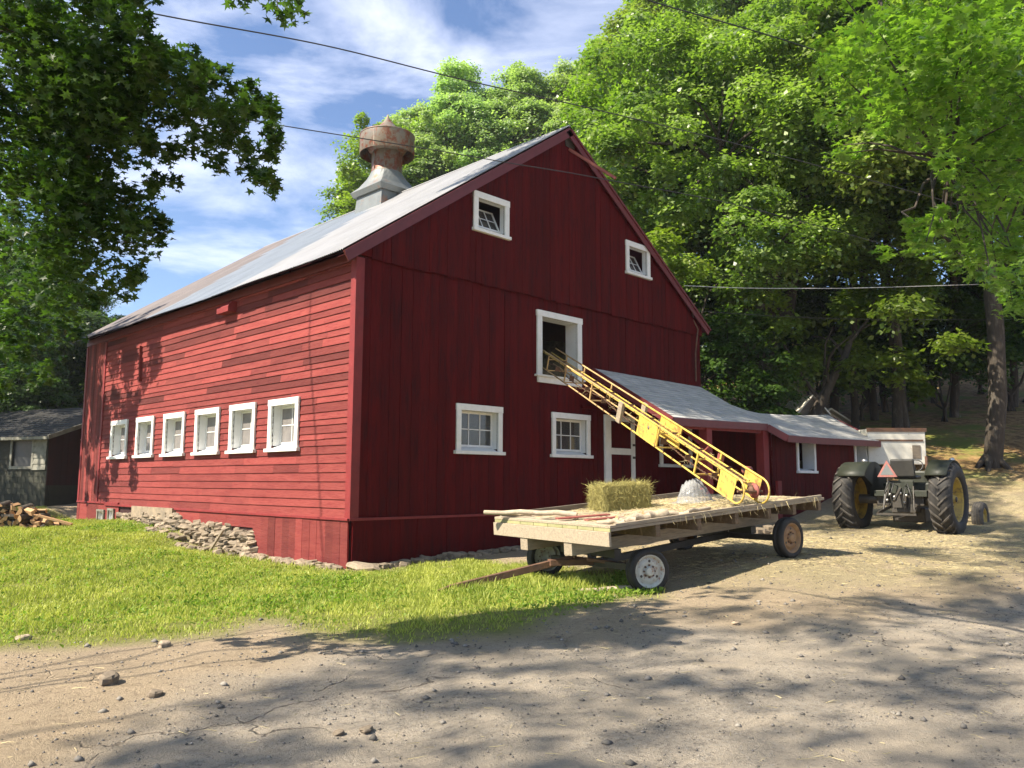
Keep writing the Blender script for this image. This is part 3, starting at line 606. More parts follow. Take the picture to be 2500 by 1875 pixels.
# rubble foundation and stones along the walls
def stone_blob(mb, c, d, r, tone):
    n1, n2 = 7, 5; vs = []; rot = Matrix.Rotation(r.uniform(0, 6.28), 3, 'Z') @ Matrix.Rotation(r.uniform(-.22, .22), 3, 'X') @ Matrix.Rotation(r.uniform(-.22, .22), 3, 'Y')
    ph = r.uniform(0, 6)
    for i in range(n2):
        el = -math.pi / 2 + math.pi * (i + .5) / n2
        for k in range(n1):
            a = 2 * math.pi * k / n1 + ph; s = r.uniform(.78, 1.12); ce = math.copysign(abs(math.cos(el)) ** .45, math.cos(el)); se = math.copysign(abs(math.sin(el)) ** .6, math.sin(el))
            p = rot @ Vector((math.cos(a) * ce * d[0] / 2 * s, math.sin(a) * ce * d[1] / 2 * s, se * d[2] / 2 * s)); vs.append((p.x + c[0], p.y + c[1], p.z + c[2]))
    fs = [(i * n1 + k, i * n1 + (k + 1) % n1, (i + 1) * n1 + (k + 1) % n1, (i + 1) * n1 + k) for i in range(n2 - 1) for k in range(n1)]
    fs += [tuple(range(n1 - 1, -1, -1)), tuple((n2 - 1) * n1 + k for k in range(n1))]
    mb.add(vs, fs, 0, tone)
mb = MB(); r = random.Random(12)
y = 3.7
while y < 12.0:
    top = (.46 if y < 4.8 else .58) if y < 7.4 else (.74 if y < 9.8 else .62); g = g1(-.2, y); z = min(g, top) - .12
    while z < top:
        h = r.uniform(.06, .15)
        stone_blob(mb, (0.05 - (top - z) * .30 + r.uniform(-.05, .03), y + r.uniform(-.12, .12), z + h / 2), (r.uniform(.26, .38), r.uniform(.28, .62), h * 1.10), r, r.uniform(.15, 1)); z += h * .85
    y += r.uniform(.20, .34)
for k in range(20): yy = r.uniform(3.4, 8.6); stone_blob(mb, (-.38 - r.uniform(0, .25), yy, g1(-.5, yy) + .02), (r.uniform(.15, .36), r.uniform(.2, .4), r.uniform(.08, .16)), r, r.uniform(.2, 1))
mb.span((-.12, 7.95, .62), (.2, 10.7, .93), 0, .8)
mb.build('stone_foundation', M['stone'], barn, bevel=0)
mb = MB()
for k in range(40):
    yy = .1 + k * .095 + r.uniform(-.06, .06); stone_blob(mb, (-.10 - r.uniform(0, .26), yy, g1(-.2, yy) + .02), (r.uniform(.16, .34), r.uniform(.18, .42), r.uniform(.08, .17)), r, r.uniform(.4, 1))
for k in range(46):
    xx = .2 + k * .13 + r.uniform(-.06, .06); stone_blob(mb, (xx, -.12 - r.uniform(0, .22), g1(xx, -.2) + .02), (r.uniform(.22, .48), r.uniform(.16, .34), r.uniform(.07, .16)), r, r.uniform(.2, .9))
mb.span((.03, .02, -.3), (7.6, .4, 0.02), 0, .3); mb.span((.02, .41, -.3), (.4, 3.7, 0.02), 0, .3)
mb.build('footing_stones', M['stone'], barn)
mb = MB(); stone_blob(mb, (.05, -.42, .02), (1.05, .5, .16), random.Random(3), .8); o = mb.build('flat_stone', M['stone']); tag(o, 'long flat grey stone lying in the grass at the barn corner', 'stone')
mb = MB(); mb.beam((-.42, 5.05, .02), (-.27, 4.72, .52), .07, .035); o = mb.build('stake', M['wood']); tag(o, 'short pale wooden stake leaning on the stone foundation', 'stake')

# ------------------------------------------------------------------ ventilator on the ridge
def vent():
    t = thing('roof_ventilator', 'rusty round metal ventilator with pointed cap on the barn ridge', 'ventilator', (PX, 7.75, 10.1))
    def frust(mb, z0, s0, z1, s1, m=0): mb.add([(x * s0, y * s0, z0) for x, y in ((-1, -1), (1, -1), (1, 1), (-1, 1))] + [(x * s1, y * s1, z1) for x, y in ((-1, -1), (1, -1), (1, 1), (-1, 1))], [(0, 1, 5, 4), (1, 2, 6, 5), (2, 3, 7, 6), (3, 0, 4, 7), (4, 5, 6, 7), (3, 2, 1, 0)], m)
    mb = MB(); frust(mb, -.6, .80, .76, .68); mb.span((-.09, -.70, .2), (-.05, -.66, .74)); mb.build('base_box', M['galv'], t, bevel=.01)
    mb = MB(); frust(mb, .76, .76, .92, .84)
    # square to round flare
    n = 32; vs = []
    def sq(a, s):
        c, d = math.cos(a), math.sin(a); k = max(abs(c), abs(d)); return (c / k * s, d / k * s)
    st = [(0, .92, .84), (.3, 1.12, .70), (.65, 1.38, .58), (1, 1.60, .51)]
    for (f, z, s) in st:
        for k in range(n):
            a = 2 * math.pi * k / n; p = sq(a, s); q = (math.cos(a) * s, math.sin(a) * s); vs.append((p[0] * (1 - f) + q[0] * f, p[1] * (1 - f) + q[1] * f, z))
    mb.add(vs, [(i * n + k, i * n + (k + 1) % n, (i + 1) * n + (k + 1) % n, (i + 1) * n + k) for i in range(3) for k in range(n)], 0, .5, False)
    mb.build('flared_hood', M['galv'], t)
    mb = MB(); mb.lathe([(.51, 1.58), (.52, 1.62), (.48, 1.66), (.48, 2.45)], 24, smooth=True)
    for k in range(8): a = k * math.pi / 4; mb.box((.49 * math.cos(a), .49 * math.sin(a), 1.99), (.04, .03, .66), Matrix.Rotation(a, 3, 'Z'))
    mb.build('neck', M['galv_rust'], t)
    mb = MB(); mb.lathe([(.88, 2.22), (.90, 2.24), (.90, 2.84)], 40); mb.lathe([(.90, 2.84), (.915, 2.85), (.91, 2.88), (.86, 2.885)], 40); mb.lathe([(.86, 2.885), (.60, 2.98), (.42, 3.10)], 40); mb.lathe([(.42, 3.10), (.27, 3.24), (.14, 3.40), (.07, 3.50), (.03, 3.60), (.0, 3.68)], 20)
    mb.lathe([(.895, 2.225), (.895, 2.55)], 40, m=0); mb.lathe([(.48, 2.30), (.62, 2.38), (.70, 2.60), (.88, 2.62)], 40)
    for k in range(14):
        a = k * 2 * math.pi / 14; mb.box((.897 * math.cos(a), .897 * math.sin(a), 2.53), (.02, .03, .56), Matrix.Rotation(a, 3, 'Z'))
    mb.build('drum_cap', M['galv_rust'], t)
vent()

# ------------------------------------------------------------------ lean-to and low shed
def lean_to():
    t = thing('lean_to_shed', 'low red shed with grey shingle roof built against the barn', 'shed', (12, -1, 0))
    L = lambda p: (p[0] - 12, p[1] + 1, p[2])
    cols = [((7.4, 0.0, 4.62), (7.4, -2.42, 3.20)), ((9.0, 0.0, 4.60), (9.0, -2.42, 3.22)), ((10.8, 0.0, 4.58), (10.7, -2.42, 3.26)), ((12.6, 0.0, 4.56), (12.12, -2.42, 3.29)), ((13.1, -.7, 4.02), (12.44, -2.85, 2.97)), ((13.6, -1, 3.84), (13.2, -2.85, 2.97)), ((14.4, -1, 3.80), (14.4, -2.85, 2.98)), ((15.8, -1, 3.84), (15.8, -2.85, 3.0)), ((17.1, -1, 3.90), (17.1, -2.85, 3.02)), ((18.4, -1, 3.98), (18.4, -2.85, 3.04)), ((19.34, -1, 4.06), (19.34, -2.85, 3.05))]
    # shingle courses: stepped strips of small tabs
    mb = MB(); r = random.Random(8); nrow = 17
    dense = []
    for (a, b), (c, d) in zip(cols[:-1], cols[1:]):
        k = max(1, int(round((c[0] - a[0]) / .32)))
        for i in range(k):
            f = i / k; dense.append((tuple(a[j] + (c[j] - a[j]) * f for j in range(3)), tuple(b[j] + (d[j] - b[j]) * f for j in range(3))))
    dense.append(cols[-1])
    for i in range(nrow):
        f0, f1 = i / nrow, (i + 1) / nrow
        for k in range(len(dense) - 1):
            (a, b), (c, d) = dense[k], dense[k + 1]
            lp = lambda p, q, f, dz: (p[0] + (q[0] - p[0]) * f, p[1] + (q[1] - p[1]) * f, p[2] + (q[2] - p[2]) * f - .05 * math.sin(f * math.pi) + dz)
            e = .004 + r.uniform(0, .004); tn = r.uniform(0.1, .9)
            v = [lp(a, b, f0, .002), lp(c, d, f0, .002), lp(c, d, f1 + .002, .012 + e), lp(a, b, f1 + .002, .012 + e), lp(a, b, f1 + .002, -.002), lp(c, d, f1 + .002, -.002)]
            mb.add([L(p) for p in v], [(3, 2, 1, 0), (3, 4, 5, 2)], 0, tn)
    # underside and back slope
    for k in range(len(cols) - 1):
        (a, b), (c, d) = cols[k], cols[k + 1]
        mb.add([L((p[0], p[1], p[2] - .10)) for p in (a, b, d, c)], [(0, 1, 2, 3)], 1)
        if k >= 4: mb.add([L(a), L(c), L((c[0], 1.3, 2.9)), L((a[0], 1.3, 2.9))], [(0, 1, 2, 3)], 0)
    mb.build('shingle_roof', [M['shingle'], M['red_gable']], t)
    mb = MB()
    for k in range(len(cols) - 1):
        b, d = cols[k][1], cols[k + 1][1]; mb.beam(L((b[0], b[1] - .02, b[2] - .10)), L((d[0], d[1] - .02, d[2] - .10)), .03, .19)
    mb.beam(L((7.4, 0, 4.52)), L((7.4, -2.44, 3.10)), .04, .22); mb.beam(L((19.36, -1, 3.96)), L((19.36, -2.87, 2.95)), .03, .19)
    mb.build('fascia', M['rake'], t)  # darker maroon here stands in for shade on the fascia
    def wall(fr, u0, u1, z0, z1, holes, sd, top=None):
        mb = MB(); vboards(mb, fr, u0, u1, z0, z1, holes, 0.0, top=top, seed=sd); sheet(mb, fr, u0, u1, z0, z1, holes, 0.004, top, .4); mb.build('shed_wall', M['red_gable'], t)
    W = [(13.75, 14.98, 1.95, 2.97), (17.88, 18.93, 1.98, 3.0)]
    fs = lambda u, z, n: (u - 12, -2.45 - n + 1, z)
    holes = [ins(w, .1) for w in W]
    wall(fs, 12.3, 19.2, .25, 3.0, holes, 41)
    wall(lambda u, z, n: (19.2 - 12 + n, u + 1, z), -2.45, 1.2, .4, 3.9, [], 42, top=lambda u: 4.0 - .55 * abs(u + 1))
    wall(lambda u, z, n: (12.3 - 12 - n, u + 1, z), -2.45, 0.0, .25, 3.6, [], 43, top=lambda u: 4.4 + .55 * u)
    mb = MB(); mb.span(L((12.4, 1.1, .3)), L((19.1, 1.2, 2.9))); mb.build('shed_back_wall', M['interior'], t)
    for i, w in enumerate(W):
        window_unit(t, fs, w, trim=.11, depth=.32, sash=False, base=.02, sill=.02, seed=60 + i)
    # posts, plate and low wall of the open porch
    mb = MB(); mb.span(L((9.05, -2.38, .2)), L((9.30, -2.14, 3.15))); mb.beam(L((7.45, -2.30, 3.06)), L((12.2, -2.30, 3.12)), .08, .20)
    mb.span(L((11.95, -2.40, .25)), L((12.25, -2.16, 3.15)))
    mb.beam(L((8.6, -1.3, 3.5)), L((9.17, -2.3, 2.5)), .06, .10)
    mb.build('porch_post', M['red_trim'], t, bevel=.008)
    mb = MB(); mb.span(L((12.4, -2.56, .2)), L((12.62, -2.48, 1.7))); mb.build('downpipe', M['red_trim'], t)
    mb = MB(); mb.span(L((12.32, -2.53, .1)), L((19.18, -2.47, .55))); mb.build('shed_footing', M['block'], t)
lean_to()
# dark gap behind the porch door side: small pile of rocks by the shed foot
mb = MB(); r = random.Random(77)
for k in range(9): x = 8.6 + k * .30; yy = -3.5 + r.uniform(-.15, .15); stone_blob(mb, (x, yy, g1(x, yy) + .05), (r.uniform(.3, .55), r.uniform(.25, .4), r.uniform(.12, .25)), r, r.uniform(.2, .7))
tag(mb.build('rubble_heap', M['stone']), 'low heap of grey rubble behind the rear wagon wheel', 'rubble')

# ------------------------------------------------------------------ hay wagon
WO = Vector((-0.32, -6.60, 1.03)); FW = Vector((0.9885, -0.1286, 0.0715)).normalized(); LF = Vector((0.1292, 0.9916, 0.0115)); LF = (LF - FW * LF.dot(FW)).normalized(); NN = FW.cross(LF)
WM = Matrix(((FW.x, LF.x, NN.x, WO.x), (FW.y, LF.y, NN.y, WO.y), (FW.z, LF.z, NN.z, WO.z), (0, 0, 0, 1)))
WI = WM.inverted()
WL, WW = 5.18, 2.60
def wl(p): return WI @ Vector(p)                # world -> wagon local
def wheel(parent, name, loc, axis_rot, R, W, rim_mat, tyre_mat, dual=False):
    """axis_rot: 3x3 whose +Y is the outward axle direction"""
    A = Matrix.Translation(loc) @ axis_rot.to_4x4() @ Matrix.Rotation(-math.pi / 2, 4, 'X')    # lathe z -> outward y
    h = W / 2; rr = R * .72
    mb = MB(); mb.lathe([(rr * .98, -h * .72), (rr * 1.04, -h * .95), (R * .88, -h * 1.02), (R * .965, -h * .86), (R, -h * .55), (R, -h * .12), (R - .012, -h * .06), (R - .012, h * .06), (R, h * .12), (R, h * .55), (R * .965, h * .86), (R * .88, h * 1.02), (rr * 1.04, h * .95), (rr * .98, h * .72)], 40, A)
    w = mb.build(name, tyre_mat, parent)
    mb = MB(); mb.lathe([(rr * .98, -h * .8), (rr * .96, h * .62), (rr * 1.03, h * .86), (rr * 1.0, h * .90), (rr * .93, h * .84), (rr * .86, h * .35), (rr * .80, h * .30), (rr * .74, h * .52), (rr * .44, h * .58), (rr * .40, h * .50), (rr * .28, h * .50), (rr * .28, h * .95), (rr * .22, h * 1.0), (0.001, h * 1.0)], 32, A)
    for k in range(8):
        a = k * math.pi / 4; p = A @ Vector((rr * .37 * math.cos(a), rr * .37 * math.sin(a), h * .50)); q = A @ Vector((rr * .37 * math.cos(a), rr * .37 * math.sin(a), h * .74)); mb.tube([p, q], .014, 6, 1)
    for k in range(3):
        a = k * 2.09 + .5; p = A @ Vector((rr * .62 * math.cos(a), rr * .62 * math.sin(a), h * .545)); q = A @ Vector((rr * .62 * math.cos(a), rr * .62 * math.sin(a), h * .57)); mb.tube([p, q], .020, 8, 2)
    mb.build('rim', [rim_mat, M['rust'], M['darksteel']], w)
    return w
def wagon():
    t = thing('hay_wagon', 'flat wooden hay wagon with pale plank deck and four car wheels', 'wagon', mat=WM)
    r = random.Random(2)
    bw = WW / 8
    for kk in range(1):
        mb = MB()
        for k in range(8):
            y0 = k * bw + .004; y1 = (k + 1) * bw - .004; x = 0.0
            while x < WL:
                x1 = min(WL, x + r.choice([2.4, 3.0, 3.6]));
                if WL - x1 < 1: x1 = WL
                mb.span((x + .002, y0, -.045), (x1 - .002, y1, -.002 + r.uniform(-.004, .002)), 0, r.uniform(0, 1)); x = x1
        mb.build('deck_plank', M['wood'], t, bevel=.003)
    mb = MB()
    for k in range(8): mb.span((-.014, k * bw + .005, -.046), (-.001, (k + 1) * bw - .005, -.003), 0, r.uniform(0, 1))
    mb.build('board_end', M['woodgreen'], t)
    mb = MB(); mb.span((-.016, 0, 0), (.09, WW, .036), 0, .8); mb.build('front_rail', M['wood'], t, bevel=.004)
    mb = MB(); mb.span((.092, 0, .001), (2.9, .045, .052), 0, .6); mb.span((2.91, 0, .001), (5.1, .045, .050), 0, .7); mb.build('side_rail', M['wood'], t, bevel=.004)
    mb = MB(); mb.span((.092, WW - .045, .001), (WL, WW, .085), 0, .3); mb.build('side_rail', M['old_wood'], t, bevel=.004)
    mb = MB(); mb.span((-.045, 0, -.245), (-.002, WW, -.050), 0, .75); mb.build('front_beam', M['wood'], t, bevel=.004)
    for x in (.95, 1.85, 2.75, 3.6, 4.3, 5.05):
        mb = MB(); mb.span((x - .045, .02, -.215), (x + .045, WW - .02, -.048), 0, r.uniform(.1, .6)); mb.build('crossbeam', M['brown_wood'], t, bevel=.004)
    for y in (.86, 1.86):
        mb = MB(); mb.span((-.03, y - .085, -.43), (WL - .25, y + .085, -.248), 0, .5); mb.build('sill_beam', M['wood'], t, bevel=.006)
    rot = lambda d: Matrix((Vector((d.y, -d.x, 0)), d, Vector((0, 0, 1)))).transposed() if False else None
    # running gear: axles, bolsters and reach, placed in world height so that the wheels stand on the ground
    zf, zr = g1(.6, -5.4), g1(4.0, -6.0)
    RF, RR = .315, .335
    mb = MB()
    for (x, ya, yb, g) in ((.85, .38, 2.18, .11), (4.15, .28, 2.12, .405)):
        a = wl(tuple(WM @ Vector((x, ya, 0)))); 
        pa = WM @ Vector((x, ya, 0)); pb = WM @ Vector((x, yb, 0)); pa.z = pb.z = g + RF + .01
        mb.beam(wl(pa), wl(pb), .09, .09)
        mb.span((x - .07, .75, -.56), (x + .07, 1.95, -.435)); mb.tube([wl(pa * .5 + pb * .5), (x, 1.3, -.5)], .07, 8)
        for yy in (.98, 1.75): mb.beam(wl(pa.lerp(pb, .35 if yy < 1 else .7)), (x, yy, -.5), .05, .05)
    p0 = WM @ Vector((.85, 1.3, 0)); p0.z = .11 + RF; p1 = WM @ Vector((4.15, 1.25, 0)); p1.z = .405 + RR; mb.beam(wl(p0), wl(p1), .08, .10)
    mb.build('running_gear', M['darksteel'], t)
    st = R_(19)
    def wr(ang):   # outward axis: rotate -LF (right side) about the vertical
        d = WI.to_3x3() @ (Matrix.Rotation(ang, 3, 'Z') @ Vector((-LF.x, -LF.y, 0)).normalized()); u = WI.to_3x3() @ Vector((0, 0, 1)); x = d.cross(u).normalized()
        return Matrix((x, d.normalized(), u.normalized())).transposed()
    for (x, y, g, R, ang, side, rim) in ((.85, .14, .10, RF, -st, 1, 'rimwhite'), (.85, 2.36, .12, RF, -st, -1, 'rimwhite'), (4.15, .06, .40, RR, 0, 1, 'rimrust'), (4.15, 2.30, .40, RR, 0, -1, 'rimrust')):
        P = WM @ Vector((x, y, 0)); P.z = g1(P.x, P.y) + R - .012
        m3 = wr(ang)
        if side < 0: m3 = m3 @ Matrix.Rotation(math.pi, 3, 'Z')
        wheel(t, 'wheel', wl(P), m3, R, .19, M[rim], M['rubber'] if x > 2 else M['rubber'])
    # tongue
    A = Vector((.42, -5.28, .50)); B = Vector((-1.33, -4.47, .13))
    mb = MB(); mb.beam(wl(A), wl(B), .07, .10); B2 = Vector((-1.50, -4.39, .10)); mb.beam(wl(B + Vector((0, 0, .03))), wl(B2), .05, .03)
    C2 = WM @ Vector((.85, 1.25, 0)); C2.z = .45; mb.beam(wl(A + Vector((-.35, .16, -.05))), wl(C2), .14, .09); mb.beam(wl(A + Vector((.2, .1, .0))), wl(C2 + Vector((0, .5, 0))), .05, .05); mb.beam(wl(A + Vector((.1, .0, .0))), wl(C2 + Vector((0, -.6, 0))), .05, .05)
    mb.build('tongue', M['rust'], t, bevel=.006)
    return t
wagon()
def on_deck(x, y, z=0.0): return WM @ Vector((x, y, z))

# things on the wagon -----------------------------------------------------
def strands(n, pos, dirs, length, width, tone=None, bend=.25, rng=None):
    """thin bent strips as one mesh: arrays of base positions and directions"""
    rng = rng or RNG; L = length if isinstance(length, np.ndarray) else np.full(n, length)
    d = dirs / np.linalg.norm(dirs, axis=1, keepdims=True); q = rng.normal(size=(n, 3)); s = np.cross(d, q); s /= np.linalg.norm(s, axis=1, keepdims=True); bn = np.cross(d, s)
    w = (width if isinstance(width, np.ndarray) else np.full(n, width))[:, None] * .5
    mid = pos + d * L[:, None] * .5 + bn * (bend * L[:, None] * rng.uniform(-.5, .5, (n, 1))); tip = pos + d * L[:, None]
    V = np.stack([pos - s * w, pos + s * w, mid + s * w * .8, mid - s * w * .8, tip + s * w * .25, tip - s * w * .25], 1).reshape(-1, 3)
    i = np.arange(n)[:, None] * 6; F = np.concatenate([i + np.array([[0, 1, 2, 3]]), i + np.array([[3, 2, 4, 5]])])
    T = np.repeat(rng.uniform(0, 1, n) if tone is None else tone, 6)
    return V, F, T
def join(parts):
    Vs, Fs, Ts = [], [], []; b = 0
    for V, F, T in parts: Vs.append(V); Fs.append(F + b); Ts.append(T); b += len(V)
    return np.concatenate(Vs), np.concatenate(Fs), np.concatenate(Ts)
def bale():
    c = Vector((1.60, -5.02, 0)); ux = Vector((.92, -.39, .05)).normalized(); uy = Vector((.37, .93, .0)).normalized(); uz = ux.cross(uy).normalized(); uy = uz.cross(ux)
    dk = WI @ c; c = WM @ Vector((dk.x, dk.y, 0.005))
    mt = Matrix(((ux.x, uy.x, uz.x, c.x), (ux.y, uy.y, uz.y, c.y), (ux.z, uy.z, uz.z, c.z), (0, 0, 0, 1)))
    t = thing('hay_bale', 'small rectangular green hay bale standing on the wagon deck', 'hay bale', mat=mt)
    l, w, h = .90, .47, .40; rng = np.random.default_rng(4)
    mb = MB(); nx = 13
    vs = []; 
    for i in range(nx + 1):
        x = l * i / nx; b = .018 * math.sin(i * math.pi); s = .012 if i % 2 else -.006
        for (y, z) in ((-s, .0), (-s, h * .5), (0, h + s), (w * .5, h + s * 1.4), (w, h + s), (w + s, h * .5), (w, 0)): vs.append((x, y, z))
    fs = [(i * 7 + k, i * 7 + k + 1, (i + 1) * 7 + k + 1, (i + 1) * 7 + k) for i in range(nx) for k in range(6)] + [tuple(range(6, -1, -1)), tuple(nx * 7 + k for k in range(7))]
    mb.add(vs, fs); mb.build('bale_core', M['hay'], t)
    P = []; n = 9000; face = rng.choice(5, n, p=[.36, .26, .18, .1, .1]); u = rng.uniform(0, 1, n); v = rng.uniform(0, 1, n)
    pos = np.zeros((n, 3)); d = np.zeros((n, 3))
    for k in range(n):
        f = face[k]
        if f == 0: pos[k] = (u[k] * l, -.004, v[k] * h); d[k] = (rng.normal() * .35, -.25, rng.normal())       # long front, flakes run vertically
        elif f == 1: pos[k] = (u[k] * l, v[k] * w, h + .004); d[k] = (rng.normal() * .6, rng.normal(), .35)
        elif f == 2: pos[k] = (-.004, u[k] * w, v[k] * h); d[k] = (-.45, rng.normal(), rng.normal())
        elif f == 3: pos[k] = (l, u[k] * w, v[k] * h); d[k] = (.5, rng.normal(), rng.normal())
        else: pos[k] = (u[k] * l, w, v[k] * h); d[k] = (rng.normal(), .4, rng.normal())
    L = rng.uniform(.03, .13, n); L[rng.uniform(size=n) > .95] *= 2.0; pos += rng.normal(size=(n, 3)) * .012
    V, F, T = strands(n, pos, d, L, rng.uniform(.002, .006, n), rng=rng, bend=.5)
    fastmesh('loose_strands', V, F, M['hay'], t, T)
    mb = MB()
    for y in (.14, .33): mb.tube([(0, y, -.0), (-.012, y, .2), (0, y, h), (l * .5, y, h + .012), (l, y, h), (l, y, 0)], .003, 5)
    mb.build('twine', M['straw'], t)
bale()
# chaff and straw scattered on the deck (nobody could count it)
def chaff():
    rng = np.random.default_rng(8); n = 9500; x = rng.uniform(.4, 5.1, n); y = rng.uniform(.08, 2.5, n)
    dens = np.clip(.25 + np.exp(-((x - 3.2) / 1.3) ** 2 - ((y - .8) / .7) ** 2) * 1.0 + np.exp(-((x - 2.8) / 1.2) ** 2 - ((y - 2.1) / .5) ** 2) * 1.0, 0, 1)
    k = rng.uniform(size=n) < dens; x, y = x[k], y[k]; n = len(x); hh = .004 + .05 * np.exp(-((x - 3.2) / 1.2) ** 2 - ((y - .8) / .6) ** 2) * rng.uniform(0, 1, n)
    P = np.stack([x, y, hh], -1); D = np.stack([rng.normal(size=n), rng.normal(size=n), rng.uniform(-.05, .18, n)], -1)
    V, F, T = strands(n, P, D, rng.uniform(.04, .16, n), rng.uniform(.003, .007, n), rng=rng, bend=.3)
    m3 = np.array(WM.to_3x3()); V = V @ m3.T + np.array(WO)
    o = fastmesh('loose_hay', V, F, M['straw'], None, T); tag(o, 'loose golden hay scattered over the wagon deck', 'hay', kind='stuff')
chaff()
def hanging_straw():
    rg = np.random.default_rng(18); n = 70; x = rg.uniform(1.2, 5.1, n); P = np.stack([x, rg.uniform(-.02, .03, n), np.full(n, .03)], -1); Dd = np.stack([rg.normal(size=n) * .4, -np.abs(rg.normal(size=n)) * .3 - .1, -np.ones(n)], -1)
    v, f, tt = strands(n, P, Dd, rg.uniform(.06, .22, n), .005, rng=rg, bend=.4); m3 = np.array(WM.to_3x3()); o = fastmesh('hanging_straw', v @ m3.T + np.array(WO), f, M['straw'], None, tt); tag(o, 'wisps of straw hanging over the right edge of the wagon deck', 'straw', kind='stuff')
hanging_straw()
def log_thing(name, label, cat, a, b, r0, r1, group=None, bend=.03, split=False):
    mb = MB(); a, b = Vector(a), Vector(b); n = 6; rr = random.Random(int(abs(a.x * 977 + b.y * 131 + r0 * 7777)))
    pts = []; rs = []
    for i in range(n):
        f = i / (n - 1); pts.append(a.lerp(b, f) + Vector((rr.uniform(-bend, bend), rr.uniform(-bend, bend), rr.uniform(-bend, bend))) * (0 if i in (0, n - 1) else 1)); rs.append(r0 + (r1 - r0) * f)
    mb.tube(pts, rs, 10, 0, .5, cap=False)
    nb = 10
    mb.add(mb.v[:nb], [tuple(range(nb - 1, -1, -1))], 1); mb.add(mb.v[nb * (n - 1):nb * n], [tuple(range(nb))], 1)
    return tag(mb.build(name, [M['palebark'], M['cutwood']]), label, cat, group)
D = on_deck
G = 'sawn logs along the right edge of the wagon'
log_thing('log', 'thickest short log near the wagon corner with its dark cut end', 'log', D(.95, .30, .075), D(1.30, .17, .075), .072, .075, G)
log_thing('log', 'thick pale log lying left of the thickest log on wagon', 'log', D(.45, .34, .065), D(.98, .20, .06), .055, .058, G)
log_thing('log', 'thin log with small round end just right of the thickest log', 'log', D(1.25, .35, .045), D(1.52, .14, .045), .035, .038, G)
log_thing('log', 'slim pale log lying farthest back along the wagon edge', 'log', D(1.70, .22, .045), D(2.45, .30, .045), .036, .030, G)
log_thing('log', 'small round log end between the slim log and thin log', 'log', D(1.55, .40, .040), D(1.78, .15, .040), .030, .034, G)
log_thing('log', 'short log stub closest to the front right wagon corner', 'log', D(.16, .42, .04), D(.40, .12, .04), .032, .038, G)
log_thing('log', 'second short log stub from the front right wagon corner', 'log', D(.38, .46, .045), D(.62, .13, .045), .036, .042, G)
log_thing('branch', 'long pale peeled branch sticking out over the wagon front left corner', 'branch', D(-.25, 2.55, .13), D(.62, 1.35, .06), .035, .045, bend=.03)
log_thing('branch', 'thinner stick lying beside the long peeled branch', 'branch', D(-.05, 2.42, .10), D(.30, 2.05, .06), .022, .025, bend=.01)
log_thing('branch', 'pale log lying in the grass below the wagon front', 'branch', (-.62, -5.08, .05), (.55, -6.52, .15), .055, .05, bend=.02)
log_thing('branch', 'dark broken stick in the grass under the wagon tongue', 'branch', (-.85, -4.70, .06), (-.50, -5.02, .07), .035, .045, bend=.02)
for (x, y, a, l, lab) in ((.35, 1.25, -.35, .85, 'red painted plank lying on the wagon front deck'), (.50, .95, -.25, .62, 'shorter red plank lying partly under the longer red plank')):
    mb = MB(); z = .012 if l < .7 else .040; mb.box((0, 0, 0), (l, .13, .022), None, 0, .8); o = mb.build('red_plank', M['redpole'], None, bevel=.003); o.matrix_world = WM @ Matrix.Translation((x + .3, y, z)) @ Matrix.Rotation(a, 4, 'Z'); tag(o, lab, 'plank', 'red planks on the wagon')
# clear plastic sheet draped on the deck
def plastic_sheet():
    n = 26; V = []; rng = np.random.default_rng(2)
    for j in range(n + 1):
        for i in range(n + 1):
            x, y = (i / n - .5) * .95, (j / n - .5) * .8; rr2 = math.hypot(x * 1.05, y * 1.3)
            z = .36 * max(0, 1 - (rr2 / .46) ** 2.6) ** .7 + .02 + (.05 * math.sin(i * 1.9 + j * .7) * math.cos(j * 2.3) + .03 * math.sin(i * 3.7 - j * 2.9)) * (1 if rr2 < .5 else .3)
            sc = .52 + .22 * min(1, rr2 / .4); V.append(tuple(WM @ Vector((3.45 + x * sc, 1.42 + y * sc, z))))
    F = [(j * (n + 1) + i, j * (n + 1) + i + 1, (j + 1) * (n + 1) + i + 1, (j + 1) * (n + 1) + i) for j in range(n) for i in range(n)]
    o = fastmesh('plastic_sheet', V, F, M['plastic'], smooth=True); tag(o, 'crumpled clear plastic sheet draped on the wagon beside the conveyor', 'plastic sheet')
plastic_sheet()

